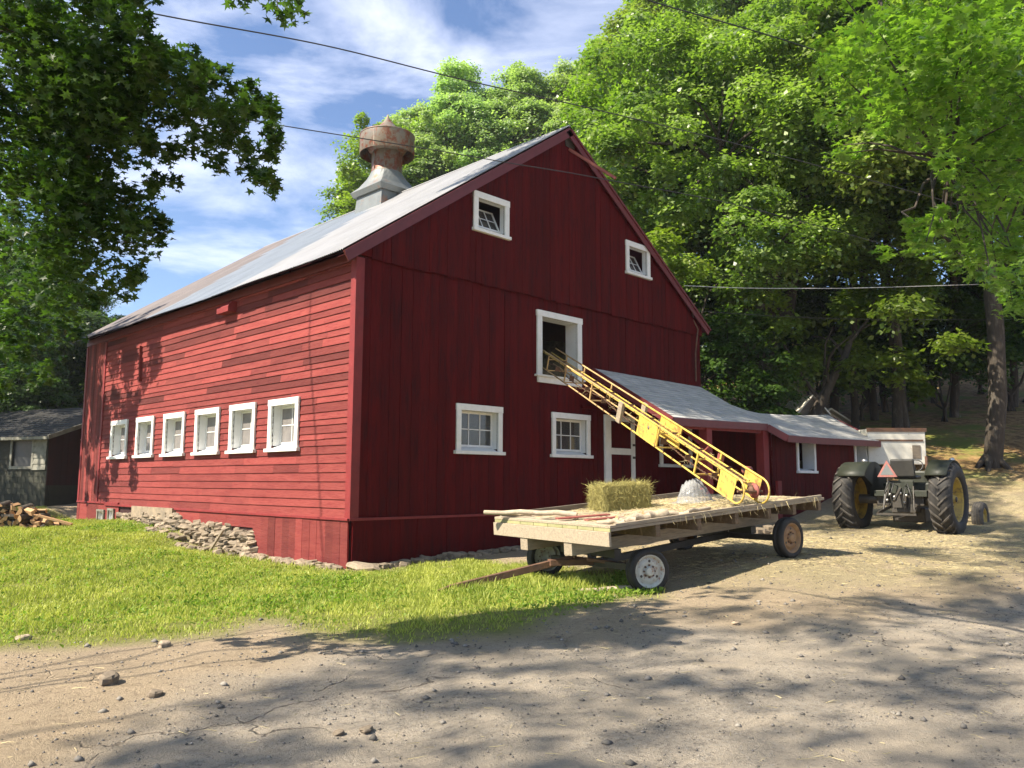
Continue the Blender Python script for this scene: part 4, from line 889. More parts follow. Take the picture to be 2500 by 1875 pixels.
# ------------------------------------------------------------------ bale conveyor
def conveyor():
    A = Vector((2.64, -6.74, 1.345)); B = Vector((5.55, 0.0, 4.42))
    ux = (B - A).normalized(); Wd = .48
    sy = Vector((0, 0, 1)).cross(ux).normalized() * -1            # towards the far (right-hand) side
    if sy.x < 0: sy = -sy
    uz = sy.cross(ux).normalized()
    if uz.z < 0: uz = -uz
    sy = ux.cross(uz) if ux.cross(uz).x > 0 else uz.cross(ux)
    mt = Matrix(((ux.x, sy.x, uz.x, A.x), (ux.y, sy.y, uz.y, A.y), (ux.z, sy.z, uz.z, A.z), (0, 0, 0, 1)))
    t = thing('bale_conveyor', 'yellow steel bale conveyor leaning from wagon up to the open loft window', 'conveyor', mat=mt)
    Lc = (B - A).length + .55; H = .40
    def cut(x0, x1): return x0, x1
    half = 4.1
    for yy in (0, Wd):
        for zz in (0, H):
            for (x0, x1, m) in ((-.02, half, M['yellow']), (half, Lc, M['yellowrust'])):
                mb = MB(); mb.tube([(x0, yy, zz), (x1, yy, zz)], .019 if zz else .017, 8); mb.build('rail', m, t)
    # hoops at the foot
    for yy in (0, Wd):
        mb = MB(); pts = [(-.02 - .20 * math.sin(a) , yy, H / 2 + H / 2 * math.cos(a)) for a in np.linspace(0, math.pi, 12)]
        mb.tube(pts, .016, 8); mb.build('foot_hoop', M['yellow'], t)
    # inner trough rails and slide
    for yy in (.13, .35):
        mb = MB(); mb.tube([(.15, yy, .30), (Lc - .05, yy, .30)], .014, 6); mb.build('inner_rail', M['yellow'] , t)
    mb = MB(); mb.span((.1, .225, .288), (Lc - .1, .255, .300)); mb.build('slide_channel', M['yellowrust'], t)
    # yellow side panels and wooden blocks
    for yy, nm in ((-.004, 0), (Wd + .004, 1)):
        for (x0, x1) in ((.02, .46), (2.50, 3.22)):
            mb = MB(); mb.span((x0, yy - .004, .008), (x1, yy + .004, H - .008)); mb.build('side_panel', M['yellow'], t)
    for yy in (-.03, Wd + .03):
        mb = MB(); mb.span((3.84, yy - .03, -.01), (4.00, yy + .03, H + .01), 0, .4); mb.build('splice_block', M['wood'], t)
    # uprights and cross members
    for x in (1.15, 2.46, 5.35, 6.75, 7.8):
        m = M['yellow'] if x < 4 else M['yellowrust']
        mb = MB(); mb.span((x - .018, -.012, 0), (x + .018, .012, H)); mb.span((x - .018, Wd - .012, 0), (x + .018, Wd + .012, H)); mb.span((x - .015, 0, .265), (x + .015, Wd, .284)); mb.span((x - .012, 0, -.012), (x + .012, Wd, .012))
        mb.build('cross_frame', m, t)
    # chain with paddles: upper run and sagging lower run
    mb = MB(); n = 190
    for i in range(n):
        f = i / (n - 1); x = .1 + f * (Lc - .3); mb.span((x - .016, .22, .322), (x + .012, .24, .330) if i % 2 else (x + .012, .236, .338))
    mb.build('drag_chain', M['rust'], t); mb = MB()
    for i in range(n):
        f = i / (n - 1); x = .1 + f * (Lc - .3); s = .12 - .10 * math.sin((f * 3.2 % 1) * math.pi); mb.span((x - .016, .215, s - .006), (x + .014, .25 if i % 2 else .23, s + .008))
    for i in range(9):
        x = .6 + i * .85; mb.span((x - .006, .18, .33), (x + .006, .30, .36)); mb.span((x + .3, .18, .01), (x + .312, .30, .13))
    mb.build('drag_chain', M['rust'], t)
    # gearbox, pulleys, motor and belt guard at the foot
    mb = MB(); mb.tube([(-.05, -.0, .2), (-.05, Wd, .2)], .02, 8); mb.lathe([(.001, -.02), (.06, -.02), (.06, .02), (.001, .02)], 18, Matrix.Translation((.0, .30, .2)) @ Matrix.Rotation(math.pi / 2, 4, 'X'))
    mb.span((.05, .36, .14), (.18, .46, .26)); mb.build('drive_shaft', M['rust'], t)
    mb = MB(); mb.lathe([(.001, -.015), (.12, -.015), (.12, .015), (.001, .015)], 24, Matrix.Translation((.02, Wd - .10, .18)) @ Matrix.Rotation(math.pi / 2, 4, 'X')); mb.build('drive_pulley', M['redpole'], t)
    mb = MB(); mb.lathe([(.001, -.08), (.06, -.08), (.065, .06), (.04, .08), (.001, .08)], 18, Matrix.Translation((.62, Wd + .16, .30)) @ Matrix.Rotation(math.pi / 2, 4, 'X')); mb.build('motor', M['redpole'], t)
    mb = MB(); mb.beam((.62, Wd + .05, .33), (.02, Wd + .05, .28), .012, .02); mb.beam((.62, Wd + .05, .22), (.02, Wd + .05, .10), .012, .02); mb.build('belt', M['rubber'], t)
    mb = MB(); mb.span((1.12, Wd + .02, .20), (1.28, Wd + .05, .36)); mb.beam((1.75, Wd + .03, .16), (1.55, Wd + .03, .40), .02, .02); mb.build('switch_box', M['redpole'], t)
    mb = MB(); rr = random.Random(5)
    for k in range(26):
        x = .3 + k * .31; yy = rr.choice([-.022, Wd + .022]); mb.span((x - .012, yy - .006, H - .03), (x + .012, yy + .006, H - .006)); mb.span((x - .012, yy - .006, .006), (x + .012, yy + .006, .030))
    mb.build('bolt', M['rust'], t)['kind'] = 'stuff'
    n = 260; rg = np.random.default_rng(15); xx = rg.uniform(0, Lc - .6, n) ** 1.0; P = np.stack([xx, rg.uniform(.05, Wd - .05, n), rg.choice([.30, .335, .11, .0], n)], -1)
    v, f, tt = strands(n, P, np.stack([rg.normal(size=n), rg.normal(size=n), rg.normal(size=n) * .6 - .5], -1), rg.uniform(.05, .16, n), .005, rng=rg, bend=.5); fastmesh('caught_hay', v, f, M['straw'], t, tt)['kind'] = 'stuff'
    # faint data plate and round emblem on the near panel
    mb = MB(); 
    for (x0, x1, z0, z1) in ((3.000, 3.160, .055, .061), (3.000, 3.160, .185, .191), (3.000, 3.006, .055, .191), (3.154, 3.160, .055, .191), (3.030, 3.130, .15, .154), (3.030, 3.120, .13, .134), (3.030, 3.130, .11, .114), (3.020, 3.100, .235, .240)): mb.span((x0, -.0105, z0), (x1, -.0085, z1))
    mb.lathe([(.001, 0), (.035, 0), (.035, .002), (.001, .002)], 16, Matrix.Translation((2.82, -.0085, .26)) @ Matrix.Rotation(math.pi / 2, 4, 'X'))
    mb.build('data_plate', M['old_wood'], t)
conveyor()
# hay inside the loft
def loft_hay():
    rng = np.random.default_rng(3); n = 24; V = []
    for j in range(n + 1):
        for i in range(n + 1):
            x = 4.6 + 3.0 * i / n; y = .42 + 2.4 * j / n; z = 3.88 + .45 + .5 * math.exp(-((x - 5.3) / .6) ** 2) + .75 * max(0, (x - 6.3)) + .25 * j / n * 2 + .10 * math.sin(i * 1.7) * math.cos(j * 1.3) + rng.uniform(-.04, .04)
            V.append((x, y, z if j else 3.87))
    F = [(j * (n + 1) + i, j * (n + 1) + i + 1, (j + 1) * (n + 1) + i + 1, (j + 1) * (n + 1) + i) for j in range(n) for i in range(n)]
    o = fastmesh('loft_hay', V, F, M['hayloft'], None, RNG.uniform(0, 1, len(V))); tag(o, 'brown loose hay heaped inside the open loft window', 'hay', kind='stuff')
    k = 1500; V = np.array(V); idx = rng.integers(n + 1, len(V), k); P = V[idx] + rng.normal(size=(k, 3)) * .05
    v, f, t = strands(k, P, rng.normal(size=(k, 3)) + np.array([0, -.4, .3]), rng.uniform(.06, .2, k), .006, rng=rng); h = fastmesh('hay_strands', v, f, M['hayloft'], o, t)
loft_hay()

# ------------------------------------------------------------------ tractor
def tractor():
    hd = R_(88); fx = Vector((math.sin(hd), math.cos(hd), 0)); ly = Vector((-fx.y, fx.x, 0))
    rp = Vector((12.47, -6.92, 0)) + ly * 1.0
    gg = .37; mt = Matrix(((fx.x, ly.x, 0, rp.x), (fx.y, ly.y, 0, rp.y), (0, 0, 1, gg), (0, 0, 0, 1)))
    t = thing('tractor', 'old dark green farm tractor with big ribbed rear tyres seen from behind', 'tractor', mat=mt)
    def tyre(yc, R, W, side):
        mb = MB(); A = Matrix.Translation((0, yc, R)) @ Matrix.Rotation(-math.pi / 2 * side, 4, 'X'); h = W / 2; rr = .53
        mb.lathe([(rr, -h * .7), (rr * 1.04, -h * .9), (R * .80, -h * 1.0), (R * .93, -h * .85), (R * .96, -h * .5), (R * .965, 0), (R * .96, h * .5), (R * .93, h * .85), (R * .80, h * 1.0), (rr * 1.04, h * .9), (rr, h * .7)], 48, A)
        n = 22
        for k in range(n):      # chevron lugs
            for s in (-1, 1):
                a0 = 2 * math.pi * (k + (.5 if s > 0 else 0)) / n; pts = []
                for f in np.linspace(0, 1, 6):
                    z = s * (f * h * 1.0 - .02); a = a0 - f * .30 * (1); rad = R * (1.0 if f < .8 else 1.0 - .10 * (f - .8) / .2 * 1.0)
                    pts.append((a, z, rad))
                wd = .036; vs = []
                for (a, z, rad) in pts:
                    for da, rr2 in ((-wd, rad - .055), (-wd * .8, rad + .002), (wd * .8, rad + .002), (wd, rad - .055)):
                        p = A @ Vector((rr2 * math.cos(a + da * 1.0), rr2 * math.sin(a + da), z)); vs.append(p)
                fs = [(i * 4 + j, i * 4 + j + 1, (i + 1) * 4 + j + 1, (i + 1) * 4 + j) for i in range(5) for j in range(3)] + [(0, 3, 2, 1), (20, 21, 22, 23)]
                mb.add(vs, fs, 1)
        w = mb.build('rear_wheel', [M['rubber'], M['rubber_dusty']], t)
        mb = MB(); mb.lathe([(rr, -h * .7), (rr * .97, h * .55), (rr * 1.03, h * .72), (rr * 1.0, h * .76), (rr * .93, h * .62), (rr * .90, -h * .05), (rr * .80, -h * .12), (rr * .50, h * .10), (rr * .34, h * .12), (rr * .30, h * .30), (.10, h * .30), (.09, h * .62), (.001, h * .62)], 36, A)
        for k in range(8):
            a = k * math.pi / 4; p = A @ Vector((.235 * math.cos(a), .235 * math.sin(a), h * .1)); q = A @ Vector((.235 * math.cos(a), .235 * math.sin(a), h * .24)); mb.tube([p, q], .018, 6, 1)
        mb.lathe([(.001, h * .58), (.07, h * .58), (.06, h * .70), (.001, h * .71)], 12, A, 1)
        mb.build('rim', [M['tractoryellow'], M['darksteel']], w)
    tyre(-1.0, .89, .52, -1); tyre(1.28, .89, .52, 1)
    def ftyre(yc, side):
        R, W = .40, .26; A = Matrix.Translation((2.45, yc, R)) @ Matrix.Rotation(-math.pi / 2 * side, 4, 'X'); h = W / 2; mb = MB()
        mb.lathe([(.24, -h * .8), (.26, -h), (.36, -h), (.385, -h * .8), (.385, -h * .62), (.40, -h * .58), (.40, -h * .42), (.385, -h * .38), (.385, -h * .12), (.405, -h * .08), (.405, h * .08), (.385, h * .12), (.385, h * .38), (.40, h * .42), (.40, h * .58), (.385, h * .62), (.385, h * .8), (.36, h), (.26, h), (.24, h * .8)], 32, A)
        w = mb.build('front_wheel', M['rubber_dusty'], t); mb = MB(); mb.lathe([(.24, -h * .8), (.235, h * .7), (.25, h * .85), (.22, h * .7), (.20, .0), (.10, h * .1), (.08, h * .6), (.001, h * .65)], 24, A); mb.build('rim', M['tractoryellow'], w)
    ftyre(-1.08, -1); ftyre(.86, 1)
    mb = MB(); mb.tube([(0, -.9, .875), (0, 1.1, .875)], .12, 12); mb.lathe([(.001, -.2), (.26, -.2), (.26, .2), (.001, .2)], 16, Matrix.Translation((0, 0, .88)) @ Matrix.Rotation(math.pi / 2, 4, 'X')); mb.span((-.26, -.26, .55), (1.0, .26, 1.12)); mb.span((-.20, -.50, .72), (.25, .62, 1.0)); mb.tube([(2.45, -1.0, .48), (2.45, .80, .48)], .06, 8); mb.span((1.0, -.2, .55), (2.5, .2, .95)); mb.build('transmission', M['darksteel'], t, bevel=.02)
    mb = MB(); mb.span((.95, -.30, .98), (2.75, .30, 1.50)); mb.span((.78, -.40, 1.05), (.96, .40, 1.60)); mb.span((.30, -.52, .98), (.55, .62, 1.30)); mb.build('engine_hood', M['tractor'], t, bevel=.05)
    for s in (-1, 1):       # fenders: curved shell over each rear tyre
        mb = MB(); vs = []; N = 12
        for i in range(N + 1):
            a = R_(12 + 130 * i / N); 
            for y in ((.70, 1.40) if s > 0 else (-.70, -1.18)):
                vs.append((-.0 + .95 * math.cos(a) * 1.0, y, .875 + .95 * math.sin(a)))
        mb.add(vs, [(i * 2, i * 2 + 1, i * 2 + 3, i * 2 + 2) for i in range(N)], 0, .5, True)
        vs = [(.95 * math.cos(R_(12 + 130 * i / N)), s * .70, .875 + .95 * math.sin(R_(12 + 130 * i / N))) for i in range(N + 1)] + [(.45, s * .70, .95), (-.4, s * .70, .95)]
        mb.add(vs, [tuple(range(N + 3))]); f = mb.build('fender', M['tractor'], t)
        sol = f.modifiers.new('s', 'SOLIDIFY'); sol.thickness = .02
        mb = MB(); mb.lathe([(.001, 0), (.06, 0), (.05, .08), (.001, .09)], 14, Matrix.Translation((.3, s * 1.05, 1.85)) @ Matrix.Rotation(-math.pi / 2, 4, 'Y')); mb.build('lamp', M['chrome'], f)
    mb = MB(); mb.span((.05, -.27, 1.38), (.50, .27, 1.48)); s = mb.build('seat', M['vinyl'], t, bevel=.04)
    mb = MB(); mb.beam((-.02, 0, 1.44), (-.10, 0, 1.88), .56, .09, up=(1, 0, 0)); mb.build('seat_back', M['vinyl'], s, bevel=.03)
    mb = MB(); mb.tube([(.88 + .19 * math.cos(a) * .45, .20 * math.sin(a), 1.72 + .19 * math.cos(a) * .85) for a in np.linspace(0, 2 * math.pi, 20)[:-1]], .014, 6, closed=True); mb.tube([(.88, 0, 1.72), (1.0, 0, 1.45)], .022, 6); mb.build('steering_wheel', M['vinyl'], t)
    mb = MB(); mb.span((-.36, -.62, .95), (.2, -.24, 1.10)); mb.span((-.36, .24, .95), (.2, .62, 1.1)); mb.span((-.30, -.30, 1.02), (-.24, .30, 1.34)); mb.build('platform', M['tractor'], t, bevel=.01)
    # hitch, links, hydraulics
    mb = MB(); mb.beam((-.1, -.28, .72), (-.72, -.42, .55), .05, .07); mb.beam((-.1, .28, .72), (-.72, .42, .55), .05, .07); mb.tube([(-.30, -.30, 1.2), (-.52, -.36, .62)], .022, 6); mb.tube([(-.30, .30, 1.2), (-.52, .36, .62)], .022, 6)
    mb.beam((-.25, -.05, .45), (-.85, -.05, .42), .08, .04); mb.beam((-.3, 0, 1.15), (-.75, .02, .85), .05, .05); mb.span((-.36, -.14, .68), (-.26, .14, 1.0)); mb.span((-.72, -.46, .50), (-.66, .46, .55)); mb.build('hitch', M['darksteel'], t)
    mb = MB()
    for (y0, z0, x1, y1, z1) in ((-.1, 1.2, -.5, -.3, .7), (.05, 1.2, -.45, .2, .75), (.15, 1.25, -.4, .35, .9), (-.2, 1.1, -.48, -.1, .6)):
        mb.tube([(-.28, y0, z0), (-.42, (y0 + y1) / 2, z0 + .06), (x1, y1, (z0 + z1) / 2), (x1 + .1, y1, z1)], .014, 6)
    mb.build('hydraulic_hose', M['vinyl'], t)
    mb = MB(); 
    for (y, z) in ((-.16, .98), (-.02, 1.03), (.12, .94), (.22, 1.0), (.30, .86), (-.1, .80)): mb.lathe([(.001, 0), (.032, 0), (.034, .07), (.02, .09), (.001, .09)], 10, Matrix.Translation((-.34, y, z)) @ Matrix.Rotation(-math.pi / 2, 4, 'Y'))
    mb.tube([(-.38, .42, .6), (-.36, .36, 1.0), (-.33, .30, 1.25)], .012, 6); mb.build('coupler', M['chrome'], t)
    # slow vehicle triangle, point up, on its bracket
    c = Vector((-.42, .26, 1.58)); s = .24
    tri = lambda k, x: [(x, c.y - k * s, c.z - k * s * .62), (x, c.y + k * s, c.z - k * s * .62), (x, c.y, c.z + k * s * 1.12)]
    mb = MB(); v = tri(1, c.x) + tri(1, c.x - .012); mb.add(v, [(0, 1, 2), (5, 4, 3), (0, 3, 4, 1), (1, 4, 5, 2), (2, 5, 3, 0)]); e = mb.build('warning_triangle', M['pinkred'], t)
    mb = MB(); v = tri(.66, c.x - .0125) + tri(.66, c.x - .017); mb.add(v, [(5, 4, 3), (0, 3, 4, 1), (1, 4, 5, 2), (2, 5, 3, 0)]); mb.build('reflector_centre', M['galv'], e)
    mb = MB(); mb.beam((c.x + .015, c.y, 1.0), (c.x + .015, c.y, 1.7), .03, .012, up=(1, 0, 0)); mb.build('bracket', M['darksteel'], e)
    mb = MB(); mb.tube([(1.9, .0, 1.4), (1.9, 0, 2.0)], .04, 8); mb.build('exhaust_pipe', M['rust'], t)
    # ballast box hanging low in front of the axle
    mb = MB(); mb.span((.3, -.36, .30), (1.1, .42, .66)); mb.span((1.2, -.55, .45), (1.8, -.30, 1.0)); mb.build('ballast', M['darksteel'], t, bevel=.03)
tractor()

# ------------------------------------------------------------------ white trailer and small gabled hut behind
def at_px(p, depth, z=None):
    v = S2(p); P = CAM + v * depth
    return P
def white_trailer():
    a = at_px((2120, 1110), 27.5); b = at_px((2262, 1110), 27.5); w = float(np.linalg.norm(a - b)); gz0 = g1(*((a + b) / 2)[:2])
    d = (b - a); ang = math.atan2(d[1], d[0])
    t = thing('white_trailer', 'old white sheet metal trailer with rust stains parked behind the tractor', 'trailer', (a[0], a[1], gz0), ang)
    H = CAM[2] + (1172 - 1040) / FPX * 27.5 - gz0
    mb = MB(); mb.span((0, 0, .35), (w, 4.2, H)); mb.build('body', M['trailer'], t, bevel=.03)
    mb = MB(); mb.span((-.03, -.03, H - .10), (w + .03, -.005, H + .03)); mb.span((.10, -.025, H - .42), (w - .1, -.004, H - .36)); mb.build('trim_strip', M['rust'], t)
    mb = MB(); mb.span((w * .76, -.02, .55), (w * .90, -.003, H - .55)); mb.build('door', M['old_wood'], t)
    for s in (0.05, w - .25):
        mb = MB(); mb.lathe([(.001, -.09), (.33, -.09), (.35, 0), (.33, .09), (.001, .09)], 20, Matrix.Translation((s + .1, 1.6, .35)) @ Matrix.Rotation(math.pi / 2, 4, 'Y')); mb.build('wheel', M['rubber'], t)
white_trailer()
def hut():
    a = at_px((1950, 1010), 31.0); b = at_px((2012, 1010), 31.0); w = float(np.linalg.norm(a - b)) * 1.05; ang = math.atan2(b[1] - a[1], b[0] - a[0]); g0 = g1(a[0], a[1])
    t = thing('weathered_hut', 'small weathered grey gabled hut behind the shed roof under the trees', 'hut', (a[0], a[1], g0), ang)
    top = CAM[2] + (1172 - 962) / FPX * 31 - g0; ev = top - .62
    mb = MB()
    z = 0.0
    while z < top - .05:
        h = .17; mb_top = z + h
        def half(zz): return w / 2 if zz < ev else w / 2 * max(0, (top - zz)) / (top - ev)
        a0, a1 = half(z), half(min(z + h, top)); cx = w / 2
        mb.add([(cx - a0, -.02, z), (cx + a0, -.02, z), (cx + a1, -.005, z + h), (cx - a1, -.005, z + h)], [(0, 1, 2, 3)], 0, random.random()); z += h
    mb.span((0, 0, 0), (w, 2.4, ev)); mb.add([(0, 0, ev), (w, 0, ev), (w / 2, 0, top), (0, 2.4, ev), (w, 2.4, ev), (w / 2, 2.4, top)], [(0, 1, 2), (5, 4, 3)], 0)
    mb.build('wall', M['old_wood'], t)
    mb = MB(); mb.beam((-.12, 1.15, ev - .08), (w / 2, 1.15, top + .04), 2.7, .04); mb.beam((w + .12, 1.15, ev - .08), (w / 2, 1.15, top + .04), 2.7, .04); mb.build('roof', M['trailer'], t)
hut()
# small building with a pale roof just right of the shed ridge
def pale_roof_building():
    a = at_px((1985, 1075), 34.5); g0 = g1(a[0], a[1]); b = at_px((2140, 1075), 34.5); ang = math.atan2(b[1] - a[1], b[0] - a[0]); w = float(np.linalg.norm(a - b))
    top = CAM[2] + (1172 - 992) / FPX * 34.5 - g0
    t = thing('pale_roofed_outbuilding', 'low outbuilding with bright pale roof peeking over the red shed', 'outbuilding', (a[0], a[1], g0), ang)
    mb = MB(); mb.span((.2, .2, 0), (w - .2, 3.2, top - 1.1)); mb.build('wall', M['old_wood'], t)
    px = w * .28
    mb = MB(); mb.beam((px, 1.6, top), (w + .1, 1.6, top - 1.35), 3.6, .06); mb.beam((px, 1.6, top), (-.5, 1.6, top - .95), 3.6, .06); mb.add([(px, .2, top - .05), (w - .2, .2, top - 1.2), (.2, .2, top - .9)], [(0, 1, 2)]); mb.build('roof', M['trailer'], t)
pale_roof_building()

# ------------------------------------------------------------------ old shed at the left
def left_shed():
    c = Vector((-.45, 17.45, 0)); hd = R_(-19); ex = Vector((math.cos(hd) , -math.sin(hd), 0)); ex = Vector((.93, .37, 0)).normalized(); ey = Vector((-ex.y, ex.x, 0))
    g0 = .45; mt = Matrix(((ex.x, ey.x, 0, c.x), (ex.y, ey.y, 0, c.y), (0, 0, 1, g0), (0, 0, 0, 1)))
    t = thing('old_block_shed', 'dark old shed with block base and white boards behind the woodpile', 'shed', mat=mt)
    LY, LX, ez = 9.0, 5.0, 3.20 - g0; bz = 1.62 - g0 + .35
    fr = lambda u, z, n: (-n, u, z); fg = lambda u, z, n: (u, -n, z)
    H = [(.75, 1.75, bz + .15, bz + 1.02), (2.9, 3.8, bz + .15, bz + 1.02), (5.2, 6.1, bz + .15, bz + 1.0)]
    mb = MB(); r = random.Random(4)   # concrete block courses
    z = -.3; k = 0
    while z < bz - .01:
        y = -.2 * (k % 2)
        while y < LY:
            a, b = max(0, y), min(LY, y + .40)
            if b - a > .05: mb.span((-.02, a + .006, z + .006), (.12, b - .006, min(z + .2, bz) - .006), 0, r.random())
            y += .40
        z += .2; k += 1
    mb.span((0.0, 0, -.3), (.1, LY, bz), 0, .1); mb.span((0.12, -.01, -.3), (LX, .1, bz - .5), 0, .3); mb.build('block_base', M['block'], t)
    mb = MB(); clap(mb, fr, .0, LY, [(bz + i * .21, bz + i * .21 + .21) for i in range(int((ez - bz) / .21) + 1)], H, 7); o = mb.build('board_wall', M['brown_dark'], t)
    mb = MB(); clap(mb, fr, .04, .72, [(bz + .02 + i * .205, bz + .02 + i * .205 + .2) for i in range(5)], [], 8)
    for i, v in enumerate(mb.v): mb.v[i] = (v[0] - .035, v[1], v[2])
    mb.build('white_board', M['white_dim'], t)
    rt = lambda u: ez + 0.36 * u if u < LX / 2 + 1 else ez + 0.36 * (LX + 2 - u)
    mb = MB(); vboards(mb, fg, 0, LX, bz - .5, 20, [(1.32, 1.72, bz + .1, bz + 1.0)], 0.0, top=rt, seed=5); sheet(mb, fg, 0, LX, bz - .5, 20, [(1.32, 1.72, bz + .1, bz + 1.0)], -.01, rt, .5); mb.build('gable_board', M['red_dark'], t)
    mb = MB(); mb.span((.1, .1, -.2), (LX, LY, bz - .1), 0); mb.span((LX - .1, 0, -.3), (LX, LY, ez)); mb.span((0, LY - .1, -.3), (LX, LY, ez)); mb.build('inner_wall', M['interior'], t)
    for i, h in enumerate(H):
        mb = MB()
        for a, b in (((h[0] - .1, h[2] - .1), (h[0], h[3] + .1)), ((h[1], h[2] - .1), (h[1] + .1, h[3] + .1)), ((h[0], h[3]), (h[1], h[3] + .1)), ((h[0], h[2] - .1), (h[1], h[2]))): mb.span((-.06, a[0], a[1]), (-.028, b[0], b[1]))
        f = mb.build('window_frame', M['white_dim'], t); mb = MB(); mb.add([(.06, h[0], h[2]), (.02, h[1], h[2]), (.02, h[1], h[3]), (.02, h[0], h[3])], [(0, 1, 2, 3)]); mb.build('pane', M['vinyl'], f)  # near-black pane paints the unlit inside of the shed
    mb = MB(); mb.span((1.26, -.06, bz + .05), (1.32, -.01, bz + 1.05)); mb.span((1.72, -.06, bz + .05), (1.78, -.01, bz + 1.05)); mb.beam((1.2, -.08, bz + 1.10), (1.85, -.08, bz + 1.16), .14, .04); mb.span((1.33, -.03, bz + .12), (1.71, -.015, bz + .98)); mb.build('shutter', M['white_dim'], t)
    mb = MB(); rz = ez + 0.36 * (LX / 2 + 1); rows = 14; r = random.Random(2)
    for i in range(rows):
        f0, f1 = 1 - i / rows, 1 - (i + 1) / rows
        x0, x1 = -.35 + (LX / 2 + 1.35) * f1, -.35 + (LX / 2 + 1.35) * f0; z0, z1 = ez - .13 + (rz - ez + .13) * f1, ez - .13 + (rz - ez + .13) * f0
        y = -.4
        while y < LY + .3:
            mb.add([(x1, y, z1 + .04), (x1, y + .3, z1 + .04), (x0, y + .3, z0 + .065), (x0, y, z0 + .065), (x0, y, z0 + .04), (x0, y + .3, z0 + .04)], [(0, 1, 2, 3), (3, 2, 5, 4)], 0, r.random()); y += .3
    mb.add([(-.35, -.4, ez - .13), (-.35, LY + .3, ez - .13), (LX / 2 + 1, LY + .3, rz), (LX / 2 + 1, -.4, rz)], [(0, 1, 2, 3)], 0, .2)
    mb.add([(LX + 2.2, -.4, ez - .13), (LX + 2.2, LY + .3, ez - .13), (LX / 2 + 1, LY + .3, rz), (LX / 2 + 1, -.4, rz)], [(3, 2, 1, 0)], 0, .5)
    mb.build('shingle_roof', M['shingle_dark'], t)
    mb = MB(); mb.beam((-.36, -.42, ez - .12), (LX / 2 + 1, -.42, rz + .02), .04, .14); mb.beam((-.37, -.4, ez - .14), (-.37, LY + .3, ez - .14), .03, .10); mb.build('roof_trim', M['white_dim'], t)
left_shed()

# split firewood heap: every piece is an object of its own, built from a few shared meshes
def firewood():
    r = random.Random(6); protos = []
    for k in range(5):
        mb = MB(); R = r.uniform(.085, .12); L = .42; a0 = r.uniform(0, 1); span = r.choice([1.6, 2.1, 3.1, 1.8])
        pts = [(0, 0)] + [(R * math.cos(a0 + span * i / 5), R * math.sin(a0 + span * i / 5)) for i in range(6)]
        cx = sum(p[0] for p in pts) / 7; cy = sum(p[1] for p in pts) / 7; pts = [(p[0] - cx, p[1] - cy) for p in pts]; n = 7
        vs = [(x, -L / 2, y) for x, y in pts] + [(x * 1.05, L / 2, y * 1.03) for x, y in pts]
        fs = [(i, (i + 1) % n, n + (i + 1) % n, n + i) for i in range(n)]
        mb.add(vs, [fs[0], fs[-1]], 1, .5); mb.add(vs, fs[1:-1], 0, .5); mb.add(vs, [tuple(range(n - 1, -1, -1)), tuple(range(n, 2 * n))], 1, .8)
        o = mb.build('split_log', [M['bark'], M['cutwood']]); protos.append(o)
    cx, cy = -3.15, 11.0; made = 0
    ax = Vector((.72, -.69, 0)); ay = Vector((.69, .72, 0))          # along the picture, away from the viewer
    for row in range(8):
        w = 1.35 - row * .17
        k = -w
        k = max(k, -.8)
        while k <= w - row * .1:
            for dd in (0, .45):
                if row > 4 and dd: continue
                o = protos[made] if made < 5 else protos[made % 5].copy()
                if made >= 5: COL.objects.link(o)
                kk = k; p = Vector((cx, cy, 0)) + ax * (kk + r.uniform(-.05, .05)) + ay * (dd + r.uniform(-.12, .12))
                o.location = (p.x, p.y, g1(p.x, p.y) + .06 + row * .125 + r.uniform(-.02, .02)); o.rotation_euler = (r.uniform(-.25, .25), r.uniform(0, 6.28), r.uniform(-1.1, .2) + (1.2 if r.random() < .15 else 0))
                tag(o, 'split firewood log in the loose pile left of the barn', 'firewood log', 'split firewood logs in the pile'); made += 1
            k += r.uniform(.17, .23)
firewood()
mb = MB(); mb.beam((-2.6, 10.2, g1(-2.6, 10.2) + .36), (-1.95, 9.75, g1(-1.95, 9.75) + .10), .16, .05); tag(mb.build('split_plank', M['cutwood']), 'long split plank leaning at the right end of the firewood pile', 'plank')

